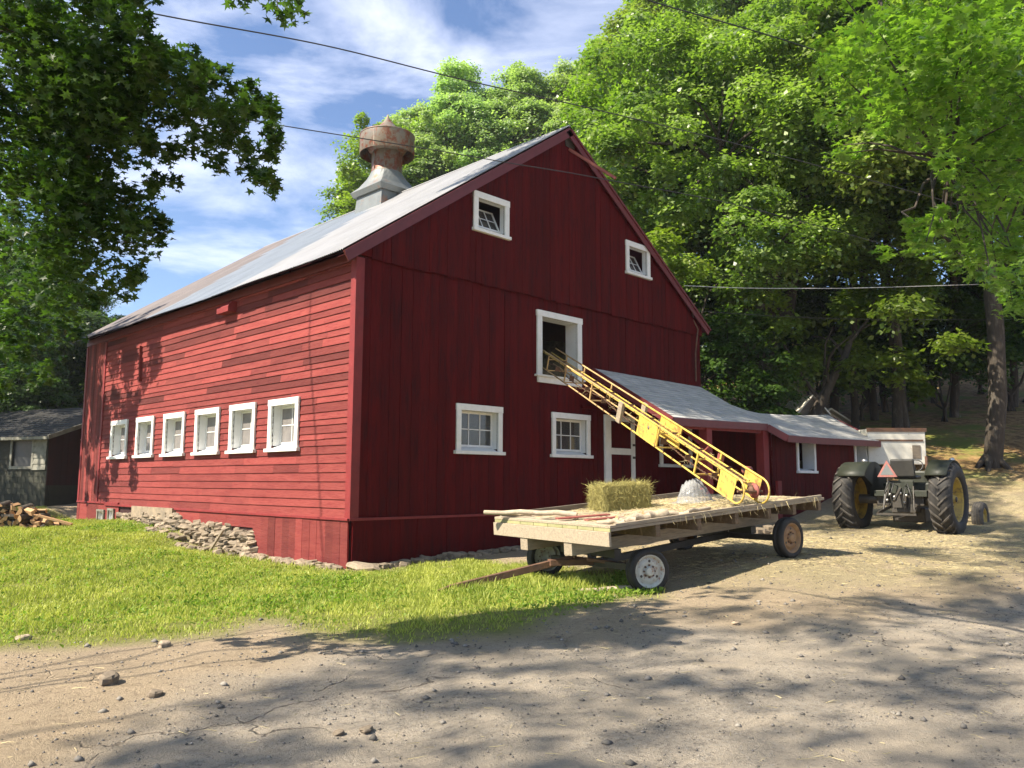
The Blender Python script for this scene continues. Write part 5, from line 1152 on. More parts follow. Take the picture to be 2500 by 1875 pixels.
# ------------------------------------------------------------------ grass, straw and road litter
def grass_field():
    rng = np.random.default_rng(21)
    def scatter(n, poly, soft, k):
        P = np.array(poly); lo, hi = P.min(0), P.max(0); lo = np.maximum(lo, (-13, -12)); hi = np.minimum(hi, (4, 19))
        x = rng.uniform(lo[0], hi[0], n); y = rng.uniform(lo[1], hi[1], n)
        d = dist_poly(x, y, poly) + .30 * wob(x, y, 1.2) + rng.normal(size=n) * .10
        keep = (d > 0) & ~((x > -.1) & (y > -.1))
        dep = ((np.stack([x, y, np.zeros(n)], -1) - CAM) @ RC.T); keep &= (dep[:, 2] > 3) & (np.abs(dep[:, 0] / dep[:, 2]) < .80)
        bare = wob(x, y, 2.3, 5) + .5 * wob(x, y, 5.1, 1); edge = np.clip(d / 1.3, 0, 1)
        keep &= rng.uniform(size=n) < np.clip(.10 + edge * 1.0 - .55 * (bare > .62), 0, 1)
        return x[keep], y[keep], edge[keep]
    x, y, e = scatter(560000, GRASS, 1, 0)
    dist = np.hypot(x - CAM[0], y - CAM[1]); n = len(x)
    z = gz(x, y); clump = np.clip(.5 + .5 * wob(x, y, 1.6, 3) + .35 * wob(x, y, 4.2, 8), 0, 1.4)
    near_w = np.exp(-((x - .9) ** 2 + (y + 6.1) ** 2) / .8) + np.exp(-((x + .9) ** 2 + (y + 4.6) ** 2) / 1.5)
    wallt = np.exp(-np.abs(x + .35) / .25) * (y > 0) * .05
    L = (.030 + wallt + .085 * clump * (.4 + .6 * e) + .10 * near_w * rng.uniform(.3, 1, n)) * rng.uniform(.55, 1.35, n)
    Dd = np.stack([rng.normal(size=n) * .42, rng.normal(size=n) * .42, np.ones(n)], -1)
    wd = rng.uniform(.005, .010, n) * (1 + dist / 22)
    tone = np.clip(.50 + .28 * wob(x, y, 1.1, 6) + .25 * wob(x, y, 3.3, 2) + rng.normal(size=n) * .16, 0, 1)
    V, F, T = strands(n, np.stack([x, y, z - .01], -1), Dd, L, wd, tone, bend=.55, rng=rng)
    o = fastmesh('grass', V, F, M['grass'], None, T); tag(o, 'short green grass on the bank beside the barn', 'grass', kind='stuff')
    # broad-leaved weeds
    n = 16000; cx = np.array([(-.9, -4.6, .9), (-2.5, -3.6, 1.2), (.6, -6.6, .7), (-1.0, -6.2, 1.2), (-3, 0, 2), (-4.5, 5, 2.5), (-1.0, 9, 1.2), (-1.6, -1.8, 1), (1.3, -6.0, .5), (-1.6, 13.5, 1.2), (-6, 2, 2.5), (-2.2, 2.5, 1.6), (-7.5, -3, 2.0), (-4, -3.2, 1.5)])
    q = cx[rng.integers(0, len(cx), n)]; x = q[:, 0] + rng.normal(size=n) * q[:, 2] * .5; y = q[:, 1] + rng.normal(size=n) * q[:, 2] * .5; k = (dist_poly(x, y, GRASS) > -.1) & ~((x > -.15) & (y > -.15)); x, y = x[k], y[k]; n = len(x)
    Dd = np.stack([rng.normal(size=n), rng.normal(size=n), rng.uniform(.3, 1.0, n)], -1)
    V, F, T = strands(n, np.stack([x, y, gz(x, y) + rng.uniform(0, .06, n)], -1), Dd, rng.uniform(.03, .07, n), rng.uniform(.02, .035, n), rng.uniform(.3, 1, n), .5, rng)
    o = fastmesh('low_weeds', V, F, M['weed'], None, T); tag(o, 'low leafy weeds among the grass near the wagon', 'weeds', kind='stuff')
grass_field()
def litter():
    rng = np.random.default_rng(31); n = 150000
    x = rng.uniform(-1, 24, n); y = rng.uniform(-12, -2, n); d = dist_poly(x, y, STRAW) + .5 * wob(x, y, .9, 2)
    k = (rng.uniform(size=n) < np.clip(.05 + d * .5, 0, .9) * (.35 + .65 * (wob(x, y, 1.7, 3) > -.1))) & (d > -1.2) & ~((x < 2.1) & (y > -5.9)); x, y = x[k], y[k]
    x2 = rng.uniform(-10, 12, 2600); y2 = rng.uniform(-12, -3, 2600); k2 = dist_poly(x2, y2, GRASS) < .3; x = np.r_[x, x2[k2]]; y = np.r_[y, y2[k2]]; n = len(x)
    Dd = np.stack([rng.normal(size=n), rng.normal(size=n), rng.uniform(-.02, .10, n)], -1)
    V, F, T = strands(n, np.stack([x, y, gz(x, y) + .008], -1), Dd, rng.uniform(.03, .13, n), rng.uniform(.0025, .005, n), rng=rng, bend=.3)
    o = fastmesh('straw_litter', V, F, M['straw'], None, T); tag(o, 'dry straw littering the yard around the wagon', 'straw', kind='stuff')
    # pebbles and clods on the road, one mesh of tiny stones nobody would count
    n = 42000; x = rng.uniform(-11, 14, n); y = rng.uniform(-12.6, -3, n); k = dist_poly(x, y, GRASS) < .25; x, y = x[k], y[k]; n = len(x); z = gz(x, y)
    # clods gather in patches
    k = rng.uniform(size=n) < np.clip(.26 + 1.0 * wob(x, y, 1.3, 9) * (wob(x, y, 3.1, 4) > 0), .22, 1); x, y, z = x[k], y[k], z[k]; n = len(x)
    R = rng.uniform(.005, .016, n) * (1 + 1.6 * (rng.uniform(size=n) > .95)); base = np.array([(1, 0, 0), (0, 1, 0), (-1, 0, 0), (0, -1, 0), (0, 0, .7), (0, 0, -.5)])
    V = base[None] * R[:, None, None] * rng.uniform(.6, 1.3, (n, 6, 3)); a = rng.uniform(0, 6.28, n); c, s = np.cos(a)[:, None], np.sin(a)[:, None]
    V = np.stack([V[..., 0] * c - V[..., 1] * s, V[..., 0] * s + V[..., 1] * c, V[..., 2]], -1) + np.stack([x, y, z + R * .2], -1)[:, None]
    f = np.array([(0, 1, 4), (1, 2, 4), (2, 3, 4), (3, 0, 4), (1, 0, 5), (2, 1, 5), (3, 2, 5), (0, 3, 5)]); F = (np.arange(n)[:, None, None] * 6 + f).reshape(-1, 3)
    o = fastmesh('road_pebbles', V.reshape(-1, 3), F, M['pebble'], None, np.repeat(rng.uniform(0, 1, n), 6)); tag(o, 'small pebbles and clods strewn over the dirt road', 'pebbles', kind='stuff')
litter()
for (px, d, lab, sz) in (((236, 1478), .0, 'dark broken stone on the sand at the road edge', (.26, .16, .10)), ((335, 1503), 0, 'flat dark stone right of the broken stone on the sand', (.18, .12, .05)), ((355, 1402), 0, 'pale stone on the bare sand below the grass edge', (.20, .13, .06)), ((50, 1390), 0, 'small white stone at the left edge of the grass', (.16, .10, .06)), ((732, 1590), 0, 'dark clod lying alone on the cracked paving', (.09, .08, .03)), ((790, 1580), 0, 'wide dark clod right of the lone clod on the paving', (.17, .09, .03)), ((1590, 1368), 0, 'pale flat stone on the sandy yard right of the grass', (.14, .10, .04))):
    p = from_px(px, .02); mb = MB(); stone_blob(mb, (0, 0, 0), sz, random.Random(int(px[0])), .3 if 'dark' in lab else 1.0); o = mb.build('loose_stone', M['stone']); o.location = (p[0], p[1], g1(*p) + sz[2] * .3); tag(o, lab, 'stone', 'loose stones on the road and sand')

# ------------------------------------------------------------------ trees
STAR = np.array([(0, -.5), (.10, -.12), (.48, -.28), (.30, .02), (.50, .26), (.20, .18), (0, .55), (-.20, .18), (-.50, .26), (-.30, .02), (-.48, -.28), (-.10, -.12)])
def leaves(P, Nn, size, rng, star=False, tone=None):
    """P positions, Nn facing normals; size array; returns V,F,T (quads folded along the midrib, or 12-point maple leaves)"""
    n = len(P); Nn = Nn / (np.linalg.norm(Nn, axis=1, keepdims=True) + 1e-9)
    q = rng.normal(size=(n, 3)); q[:, 2] -= .8; a = q - Nn * np.sum(q * Nn, 1, keepdims=True); a /= np.linalg.norm(a, axis=1, keepdims=True) + 1e-9; b = np.cross(Nn, a); s = size[:, None]
    if not star:
        V = np.stack([P - a * s * .5, P + b * s * .36 - Nn * s * .13, P + a * s * .55, P - b * s * .36 - Nn * s * .13], 1)
        F = np.arange(n)[:, None] * 4 + np.array([[0, 1, 2, 3]]); k = 4; V = V.reshape(-1, 3)
    else:
        m = len(STAR); ring = P[:, None] + b[:, None] * (STAR[None, :, 0:1] * s[:, None]) + a[:, None] * (STAR[None, :, 1:2] * s[:, None]) - Nn[:, None] * (np.abs(STAR[None, :, 0:1]) * .35 * s[:, None])
        V = np.concatenate([P[:, None], ring], 1).reshape(-1, 3); k = m + 1
        f = np.array([(0, 1 + i, 1 + (i + 1) % m) for i in range(m)]); F = (np.arange(n)[:, None, None] * k + f).reshape(-1, 3)
    T = np.repeat(rng.uniform(0, 1, n) if tone is None else tone, k)
    return V, F, T
def clump_leaves(C, Rr, per, size, rng, star=False, dens_up=.75, flat=.62):
    """leaves on drooping umbrella-shaped clumps. C (k,3) centres, Rr (k,) radii"""
    k = len(C); idx = np.repeat(np.arange(k), per); n = len(idx)
    d = rng.normal(size=(n, 3)); d[:, 2] = np.where(rng.uniform(size=n) < dens_up, np.abs(d[:, 2]), d[:, 2]); d /= np.linalg.norm(d, axis=1, keepdims=True)
    r = (rng.uniform(0.15, 1.0, n) ** .5) * (1 + .22 * np.abs(rng.normal(size=n)))
    an = rng.uniform(.65, 1.5, (k, 3))[idx]; d = d * an / np.mean(an, axis=1, keepdims=True)
    P = C[idx] + d * (Rr[idx] * r)[:, None] * np.array([1, 1, flat]) ; P[:, 2] -= .25 * Rr[idx] * (1 - d[:, 2]) * r
    ct = rng.uniform(-.22, .22, k)[idx]
    Nn = d * .55 + np.array([0, 0, .9]) + rng.normal(size=(n, 3)) * .42
    tone = np.clip(.42 + ct + rng.normal(size=n) * .16 + .22 * (d[:, 2] * r), 0, 1)  # tone rises towards each clump top: light painted into the leaves
    return leaves(P, Nn, size * rng.uniform(.65, 1.3, n), rng, star, tone)
def limb(mb, a, b, r0, r1, rng, n=6, arch=.12, wobble=.06, sides=8):
    a, b = Vector(a), Vector(b); L = (b - a).length; pts = []; rs = []
    o1 = Vector(rng.normal(size=3)) * L * wobble
    for i in range(n):
        f = i / (n - 1); p = a.lerp(b, f) + o1 * math.sin(f * math.pi) + Vector((0, 0, arch * L * math.sin(f * math.pi))) + Vector(rng.normal(size=3)) * L * wobble * .25 * (0 if i in (0, n - 1) else 1)
        pts.append(p); rs.append(r0 + (r1 - r0) * f)
    mb.tube(pts, rs, sides); return pts
def crown_clumps(rng, n, rx, rz, cz, inner=.25, low=-.65):
    C = []
    while len(C) < n:
        d = rng.normal(size=3); d /= np.linalg.norm(d)
        if d[2] < low: continue
        ra = 1.0 - abs(rng.normal()) * .10 if rng.uniform() > inner else rng.uniform(.35, .9)
        lump = 1 + .14 * math.sin(3 * math.atan2(d[1], d[0]) + 2 * d[2]) + .10 * math.sin(5 * d[0] + 4 * d[2] * 3)
        C.append((d[0] * rx * ra * lump, d[1] * rx * ra * lump, cz + d[2] * rz * ra * lump))
    return np.array(C)
def make_tree(name, seed, H, trunk_h, rx, rz, cz, n_cl, rc, per, leaf, lm, r0=.35, forks=4, star=False, low=-.6, lean=(0, 0)):
    rng = np.random.default_rng(seed); t = thing(name, None, None)
    C = crown_clumps(rng, n_cl, rx, rz, cz, low=low); C[:, 0] += lean[0]; C[:, 1] += lean[1]
    mb = MB(); base = Vector((0, 0, -.3)); top = Vector((lean[0] * .3, lean[1] * .3, trunk_h)); limb(mb, base, top, r0, r0 * .78, rng, 5, 0, .02, 12)
    for k in range(5): a = k * 1.26 + rng.uniform(0, 1); limb(mb, (0, 0, .5), (math.cos(a) * r0 * 2.3, math.sin(a) * r0 * 2.3, -.15), r0 * .55, r0 * .2, rng, 4, -.05, .03, 6)
    mb.build('trunk', M['bark'], t)
    mb = MB(); ends = []
    for k in range(forks):
        a = 2 * math.pi * k / forks + rng.uniform(-.4, .4); e = Vector((lean[0] * .7 + math.cos(a) * rx * .45, lean[1] * .7 + math.sin(a) * rx * .45, cz + rz * rng.uniform(-.1, .45)))
        pts = limb(mb, top - Vector((0, 0, .3)), e, r0 * .55, r0 * .18, rng, 7, .05, .06, 8); ends += pts[2:]
    sel = C[rng.permutation(len(C))[:min(len(C), 55)]]
    for c in sel:
        c = Vector(c); s = min(ends, key=lambda p: (p - c).length); limb(mb, s, c, r0 * .16, .015, rng, 5, .06, .07, 5)
    mb.build('limb', M['bark'], t)
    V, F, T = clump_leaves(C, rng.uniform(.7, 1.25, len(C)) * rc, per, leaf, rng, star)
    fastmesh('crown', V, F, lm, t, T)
    return t
def ground_at(px, depth):
    P = at_px(px, depth); return P[0], P[1], g1(P[0], P[1])
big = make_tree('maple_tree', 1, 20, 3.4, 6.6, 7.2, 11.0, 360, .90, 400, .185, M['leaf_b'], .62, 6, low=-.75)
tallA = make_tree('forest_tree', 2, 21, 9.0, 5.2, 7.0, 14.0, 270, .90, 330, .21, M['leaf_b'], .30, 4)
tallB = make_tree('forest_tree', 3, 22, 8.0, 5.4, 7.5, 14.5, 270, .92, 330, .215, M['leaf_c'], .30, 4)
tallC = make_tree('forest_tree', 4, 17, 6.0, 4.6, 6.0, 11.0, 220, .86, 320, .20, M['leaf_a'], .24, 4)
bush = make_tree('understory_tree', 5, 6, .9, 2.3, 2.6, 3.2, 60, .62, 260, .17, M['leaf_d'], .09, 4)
PL = {'big': big, 'A': tallA, 'B': tallB, 'C': tallC, 'U': bush}; used = set(); NT = {}
def plant(kind, px, depth, scale, rot, label, group=None, dz=0.0, cat='tree'):
    x, y, z = ground_at((px[0] * 1.13018, px[1] * 1.13018), depth)
    t = PL[kind]
    if kind in used: t = copy_tree(t)
    used.add(kind); t.location = (x, y, z - .1 + dz); t.rotation_euler = (0, 0, rot); t.scale = (scale,) * 3
    tag(t, label, cat, group)
    return t
plant('big', (1650, 870), 33, 1.0, .4, 'big spreading maple with many thick limbs behind the low red shed')
hillg = 'trees standing on the wooded slope behind the barn'
# (kind, pixel column, depth, scale, rotation, label)
for i, (k, c, d, s, ro, lab) in enumerate((
    ('C', 772, 56, 0.74, .3, 'lowest leftmost hill tree showing left of the roof ventilator'), ('C', 862, 56, 1.12, 1.2, 'pale green hill tree directly behind the roof ventilator'),
    ('B', 935, 56, 0.90, 2.2, 'pale green hill tree just right of the roof ventilator'), ('B', 1020, 58, 1.02, 3.4, 'hill tree rising above the middle of the metal roof'),
    ('B', 1105, 57, 0.98, 4.1, 'round pale hill tree above the roof left of the gable peak'), ('B', 1185, 58, 1.02, 5.2, 'tall pale hill tree right above the gable peak'),
    ('B', 1270, 56, 0.94, .9, 'tall hill tree just right of the gable peak'), ('B', 1375, 58, 1.10, 1.9, 'towering hill tree at the top edge beside the sky'),
    ('A', 1490, 47, 1.12, 2.9, 'tall forest tree behind the left side of the big maple'), ('A', 1560, 52, 1.35, 4.4, 'tall forest tree behind the middle of the big maple'),
    ('B', 1680, 50, 1.30, 5.6, 'tall forest tree behind the right side of the big maple'), ('A', 1790, 46, 1.25, .2, 'tall forest tree between the big maple and the trailer'),
    ('C', 1880, 40, 1.15, 1.4, 'forest tree behind the white trailer'), ('C', 1990, 43, 1.25, 2.5, 'dark forest tree above the right end of the trailer'),
    ('A', 2080, 48, 1.30, 3.1, 'tall forest tree up the slope right of the trailer'), ('C', 2230, 39, 1.25, 4.8, 'forest tree on the slope at the far right edge'))):
    plant(k, (c, 870), d, s, ro, lab, hillg)
plant('C', (1935, 870), 33, .95, 5.0, 'slim dark tree between the trailer and the right hand tree', hillg)
plant('C', (1395, 870), 38, 1.0, 1.0, 'dark green tree right behind the barn roof edge', hillg)
plant('A', (2140, 1000), 27.5, 1.0, 2.0, 'tree with a sun dappled trunk beside the yard at the right', hillg)
plant('C', (2330, 1000), 27, 1.1, 2.6, 'forest tree just past the right edge of the yard', hillg)
for i, (c, d, s, ro, lab) in enumerate(((1560, 30, .95, 0, 'leafy young tree behind the ridge of the low red shed'), (1760, 37, 1.1, 1.2, 'bushy understory tree left of the weathered hut'), (1860, 36, .9, 2.3, 'small understory tree above the right end of the shed roof'),
        (1960, 38, 1.1, 3.1, 'understory tree behind the trailer roof'), (2040, 35, 1.0, 4.0, 'understory tree between trailer and dappled trunk'), (2185, 37, 1.3, 5.0, 'understory tree right of the dappled trunk'), (1680, 39, 1.2, 5.5, 'understory tree behind the trunk of the big maple'), (1500, 34, 1.2, .7, 'understory tree against the barn right corner'), (2120, 42, 1.2, 1.9, 'understory tree on the slope behind the dappled trunk'))):
    plant('U', (c, 880), d, s, ro, lab, 'understory trees along the edge of the wood', cat='small tree')
# beyond the shed at the left
for i, (k, c, d, s, ro, lab) in enumerate((('C', 165, 46, .47, 1.0, 'pale sunlit tree in the gap between shed roof and barn'), ('A', 40, 44, .55, 2.0, 'dark leafy tree behind the old block shed'), ('C', 110, 38, .40, 3.0, 'rounded tree just behind the old block shed roof'))):
    plant(k, (c, 1000), d, s, ro, lab, 'trees behind the old block shed')
for i, (c, d, s) in enumerate(((60, 36, 1.0), (130, 38, 1.25), (-10, 37, 1.2), (95, 41, 1.5), (30, 43, 1.6))): plant('U', (c, 960), d, s, i * 2.0, ('low bush peeking over the middle of the old shed roof', 'bush behind the old shed roof next to the barn', 'bush at the far left behind the old shed', 'taller bush behind the old shed nearer the barn', 'taller bush behind the left half of the old shed')[i], 'bushes over the old shed', cat='bush')
# weeds/low shrubs in front of the old shed base
# slim bare trunks in the wood
mbr = np.random.default_rng(9)
def pole_tree():
    t = thing('slender_trunk', None, None); mb = MB(); rng = np.random.default_rng(14); pts = limb(mb, (0, 0, -.3), (.4, .3, 11), .17, .08, rng, 9, 0, .02, 9); mb.build('trunk', M['bark'], t)
    mb = MB()
    for k in range(9): p = pts[4 + k % 4]; a = k * 2.4; limb(mb, p, p + Vector((math.cos(a) * 1.6, math.sin(a) * 1.6, .7)), .035, .01, rng, 5, .05, .08, 5)
    mb.build('limb', M['bark'], t); return t
PL['P'] = pole_tree()
for i, (c, d, s, lab) in enumerate(((1845, 34, 1.0, 'slender dark trunk left of the trailer roof'), (1890, 36, 1.1, 'slender dark trunk above the trailer roof'), (1915, 38, .9, 'thinnest dark trunk above the trailer'), (1955, 33, 1.3, 'thick dark trunk above the trailer right end'), (2020, 40, 1.0, 'slender trunk on the slope right of the trailer'), (2060, 36, 1.2, 'dark trunk left of the dappled trunk'), (2190, 38, 1.1, 'dark trunk right of the dappled trunk'), (1800, 36, 1.2, 'dark trunk beside the weathered hut'))):
    plant('P', (c, 900), d, s, i * .9, lab, 'bare trunks in the shade of the wood', cat='tree trunk')
# leaning trunks of the maple group behind the shed
def maple_stems():
    rng = np.random.default_rng(33)
    for i, (a, da, b, db, r, lab) in enumerate((((1700, 890), 31, (1835, 740), 31, .26, 'leaning dark trunk rising to the right behind the shed ridge'), ((1640, 880), 31.5, (1665, 620), 32, .30, 'upright forked trunk of the maple behind the shed'), ((1575, 870), 30, (1450, 640), 30, .24, 'leaning trunk rising left against the barn corner'))):
        x, y, z = ground_at((a[0] * 1.13018, a[1] * 1.13018), da); e = at_px((b[0] * 1.13018, b[1] * 1.13018), db)
        mb = MB(); pts = limb(mb, (x, y, z - .3), e, r, r * .45, rng, 8, .02, .04, 10); o = mb.build('leaning_trunk', M['bark']); tag(o, lab, 'tree trunk', 'leaning trunks behind the shed')
        mb = MB()
        for k in range(6): p = pts[3 + k % 5]; q = p + Vector((rng.uniform(-2, 2), rng.uniform(-2, 2), rng.uniform(1, 3))); limb(mb, p, q, r * .3, .02, rng, 5, .1, .1, 6)
        mb.build('limb', M['bark'], o)
        C = np.array([pts[-1]] * 22) + rng.normal(size=(22, 3)) * np.array([1.8, 1.8, 1.3]); V, F, T = clump_leaves(C, rng.uniform(.5, 1.0, 22), 330, .20, rng); fastmesh('crown', V, F, M['leaf_a'], o, T)
maple_stems()

# near foliage: a maple left of the barn, and the tree whose boughs hang in at the top right.
SUNV = SD / np.linalg.norm(SD)
LIT_G = [(-8, -4.6), (1.6, -7.6), (6, -7.8), (6, -3.0), (2.5, -.3), (-.1, 0), (-.1, 12), (-8, 12)]
def shadow_hit(P):
    """where the shadow of P falls: ('wall', y, z) or ('ground', x, y) or ('roof', x, y)"""
    t = P[:, 2] / SUNV[2]; G = P - SUNV * t[:, None]
    tx = P[:, 0] / SUNV[0]; Wp = P - SUNV * tx[:, None]      # hits plane x=0 when P.x<0
    w = (P[:, 0] < 0) & (Wp[:, 1] > -.3) & (Wp[:, 1] < 16) & (Wp[:, 2] > 0) & (tx < t)
    return w, Wp, G
def allowed(P, rng):
    w, Wp, G = shadow_hit(P); n = len(P); u = rng.uniform(size=n)
    y, z = Wp[:, 1], Wp[:, 2]
    okw = np.where(z > 6.4, (y > 9) | (u < .05), (y > 10.2 + .9 * np.sin(z * 2.1) - .25 * (z - 3)) | (u < .012))
    lit = poly_in(G[:, 0], G[:, 1], LIT_G); okg = ~lit | (u < .05)
    return np.where(w, okw, okg)
MASK_L = [(-60, -60), (340, -60), (350, 60), (430, 100), (470, 135), (560, 170), (590, 215), (605, 290), (600, 330), (606, 400), (572, 418), (555, 380), (520, 330), (470, 345), (420, 300), (375, 335), (398, 395), (345, 400), (372, 490), (310, 555), (285, 610), (235, 660), (205, 720), (130, 780), (100, 860), (-60, 880)]
HOLES = [((250, 170), 26), ((110, 170), 20), ((280, 310), 30), ((160, 350), 26), ((60, 455), 28), ((205, 520), 30), ((170, 460), 18), ((30, 560), 22), ((240, 385), 20), ((330, 265), 16), ((60, 60), 14), ((345, 215), 15), ((420, 215), 14), ((455, 265), 12), ((520, 280), 13), ((130, 250), 16), ((30, 300), 18), ((110, 420), 16), ((330, 460), 12), ((300, 400), 14), ((210, 80), 12), ((90, 640), 16), ((20, 210), 14)]
def left_maple():
    rng = np.random.default_rng(44); want = 560; C = []; R = []
    tries = 0
    while len(C) < want and tries < 120000:
        tries += 1
        p = np.array([rng.uniform(-60, 610), rng.uniform(-60, 880)])
        if not poly_in(np.array([p[0]]), np.array([p[1]]), MASK_L)[0]: continue
        e = dist_poly(np.array([p[0]]), np.array([p[1]]), MASK_L)[0]
        if any(math.hypot(p[0] - h[0][0], p[1] - h[0][1]) < h[1] * 1.0 for h in HOLES): continue
        d = rng.uniform(6.6, 9.8) if p[1] < 440 or rng.uniform() < .5 else rng.uniform(16, 27)
        rad = min(.9, max(.16, e * 1.13 / 2000 * d * .8)) * rng.uniform(.6, 1); 
        if p[0] > 215 and d > 12: d = rng.uniform(6.6, 9.8); rad = min(rad, .5)
        if p[0] > 215 and p[1] > 480 and rng.uniform() < .5: continue
        P = at_px(p * 1.13018, d)
        if P[2] < 2.2: continue
        if P[0] > -rad - .6 and P[1] > -1.5: continue
        if not allowed(P[None] + rng.normal(size=(1, 3)) * .1, rng)[0]: continue
        C.append(P); R.append(rad)
    C = np.array(C); R = np.array(R) * .72; far = C[:, 1] > 2.5
    for part, (tx, ty), lab, arms, lsz in ((~far, (-13.4, -5.0), 'near dark maple whose branches fill the upper left of the sky', (((0, 0, 4.0), (4.5, 1.5, 6.8)), ((0, .2, 3.9), (5.0, -.5, 5.2)), ((0, .2, 4.1), (6.5, -.5, 7.6)), ((0, 0, 4.0), (5.5, 1.0, 4.4))), .085),
                                    (far, (-8.6, 14.5), 'dark maple standing farther off at the left beyond the grass bank', (((0, 0, 4.0), (3.0, -1.0, 7.5)), ((0, .2, 3.9), (4.0, .5, 6.2)), ((0, .2, 4.1), (1.5, 1.5, 8.5))), .17)):
        Cp, Rp = C[part], R[part]
        if not len(Cp): continue
        off = np.array([tx, ty, g1(tx, ty)]); t = thing('maple_tree', lab, 'tree', tuple(off))
        num = np.clip((Rp / .4) ** 1.6 * 120, 26, 260).astype(int)
        idx = np.repeat(np.arange(len(Cp)), num); n = len(idx); d = rng.normal(size=(n, 3)); d /= np.linalg.norm(d, axis=1, keepdims=True)
        P = Cp[idx] + d * (Rp[idx] * rng.uniform(.1, 1, n) ** .6)[:, None] * np.array([1, 1, .75]); P[:, 2] -= .10 * rng.uniform(0, 1, n)
        k = allowed(P, rng); P, idx, d = P[k], idx[k], d[k]; n = len(P)
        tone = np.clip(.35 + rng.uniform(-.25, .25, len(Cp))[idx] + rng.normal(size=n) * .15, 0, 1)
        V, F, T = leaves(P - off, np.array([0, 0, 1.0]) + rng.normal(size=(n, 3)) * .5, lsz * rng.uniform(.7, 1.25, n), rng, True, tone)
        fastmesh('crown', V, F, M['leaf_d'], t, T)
        mb = MB(); limb(mb, (0, 0, -.3), (0, .1, 4.2), .45, .34, rng, 6, 0, .02, 12); mb.build('trunk', M['bark'], t)
        mb = MB(); Cl = Cp - off; hubs = []
        for a, b in arms: hubs += limb(mb, a, b, .022, .008, rng, 9, .03, .05, 8)[2:]
        for i in rng.permutation(len(Cl))[:110]:
            c = Vector(Cl[i]); s = min(hubs, key=lambda q: (q - c).length)
            if (s - c).length < 1.3: limb(mb, s, c, .020, .005, rng, 5, .04, .06, 4)
        mb.build('limb', M['bark'], t)
        print('left maple', lab[:10], len(Cp), n)
left_maple()

def canopy(name, label, trunk_xy, targets, seed, hmin, hmax, n, rad, per, leaf, lm, trunk_h=4.5, inframe_poly=None, gaps=None, group=None, nl=4, ns=50):
    """crown of a tree beside or behind the camera; its clumps are chosen where their shadow reaches the yard"""
    rng = np.random.default_rng(seed); tx, ty = trunk_xy; g0 = g1(tx, ty); C = []; T0 = np.array(targets); lo, hi = T0.min(0), T0.max(0); tries = 0
    while len(C) < n and tries < 90000:
        tries += 1; gx, gy = rng.uniform(lo[0], hi[0]), rng.uniform(lo[1], hi[1])
        if not poly_in(np.array([gx]), np.array([gy]), targets)[0]: continue
        if gaps is not None and gaps(gx, gy): continue
        h = rng.uniform(hmin, hmax); P = np.array([gx, gy, 0.1]) + SUNV * (h / SUNV[2])
        u, v, dep = proj(P)
        if dep > -.5:
            m = rad * 1.3 / max(dep, .5) * FPX
            if dep > .3 and -m < u < 2500 + m and v > -m and not (inframe_poly and poly_in(np.array([u / 1.13018]), np.array([v / 1.13018]), inframe_poly)[0]): continue
        if np.linalg.norm(P - CAM) < 2.5: continue
        C.append(P)
    C = np.array(C); off = np.array([tx, ty, g0]); t = thing(name, label, 'tree', tuple(off), 0, group)
    R = rng.uniform(.6, 1.15, len(C)) * rad; num = per; idx = np.repeat(np.arange(len(C)), num); k = len(idx)
    d = rng.normal(size=(k, 3)); d /= np.linalg.norm(d, axis=1, keepdims=True); P = C[idx] + d * (R[idx] * rng.uniform(.1, 1, k) ** .5)[:, None] * np.array([1, 1, .6])
    V, F, T = leaves(P - off, np.array([0, 0, 1.0]) + rng.normal(size=(k, 3)) * .45, leaf * rng.uniform(.7, 1.3, k), rng, False); fastmesh('crown', V, F, lm, t, T)
    mb = MB(); limb(mb, (0, 0, -.3), (0, 0, trunk_h), .38, .28, rng, 6, 0, .02, 10); mb.build('trunk', M['bark'], t)
    mb = MB(); hubs = []; Cl = C - off
    cen = Cl.mean(0)
    for k in range(nl): e = Cl[rng.integers(len(Cl))] * .75 + cen * .25; hubs += limb(mb, (0, 0, trunk_h - .2), tuple(e), .032, .008, rng, 8, .05, .04, 7)[2:]
    for i in rng.permutation(len(Cl))[:ns]: c = Vector(Cl[i]); s = min(hubs, key=lambda q: (q - c).length); limb(mb, s, c, .016, .005, rng, 5, .04, .05, 4)
    mb.build('limb', M['bark'], t)
def gaps_road(x, y):
    s = math.sin(x * 1.9 + y * .8 + 1.0) * math.sin(y * 2.6 - x * .7 + .4) + .6 * math.sin(x * 4.1 - y * 1.3) * math.sin(y * 4.9 + .9 * x)
    return s > .44
canopy('shade_tree', 'tall roadside maple outside the left of the picture shading the road', (-15.5, -6.0), [(-11, -12.5), (-9, -8.2), (-5.5, -7.6), (-2.4, -7.0), (1.2, -9.0), (3, -9.4), (2, -16), (-8, -17), (-13, -15)], 51, 13, 20, 520, .62, 21, .17, M['leaf_a'], 5.5, gaps=lambda x, y: gaps_road(x, y) and (x > -6 or y > -9.2))
canopy('shade_tree', 'tall maple behind the viewer whose boughs shade the right of the yard', (-5.0, -17.5), [(1.5, -9.3), (5, -9.2), (9, -9.0), (14, -10.5), (15, -14.5), (8, -18), (1, -18)], 52, 14, 21, 440, .62, 21, .17, M['leaf_a'], 5.5, gaps=gaps_road)

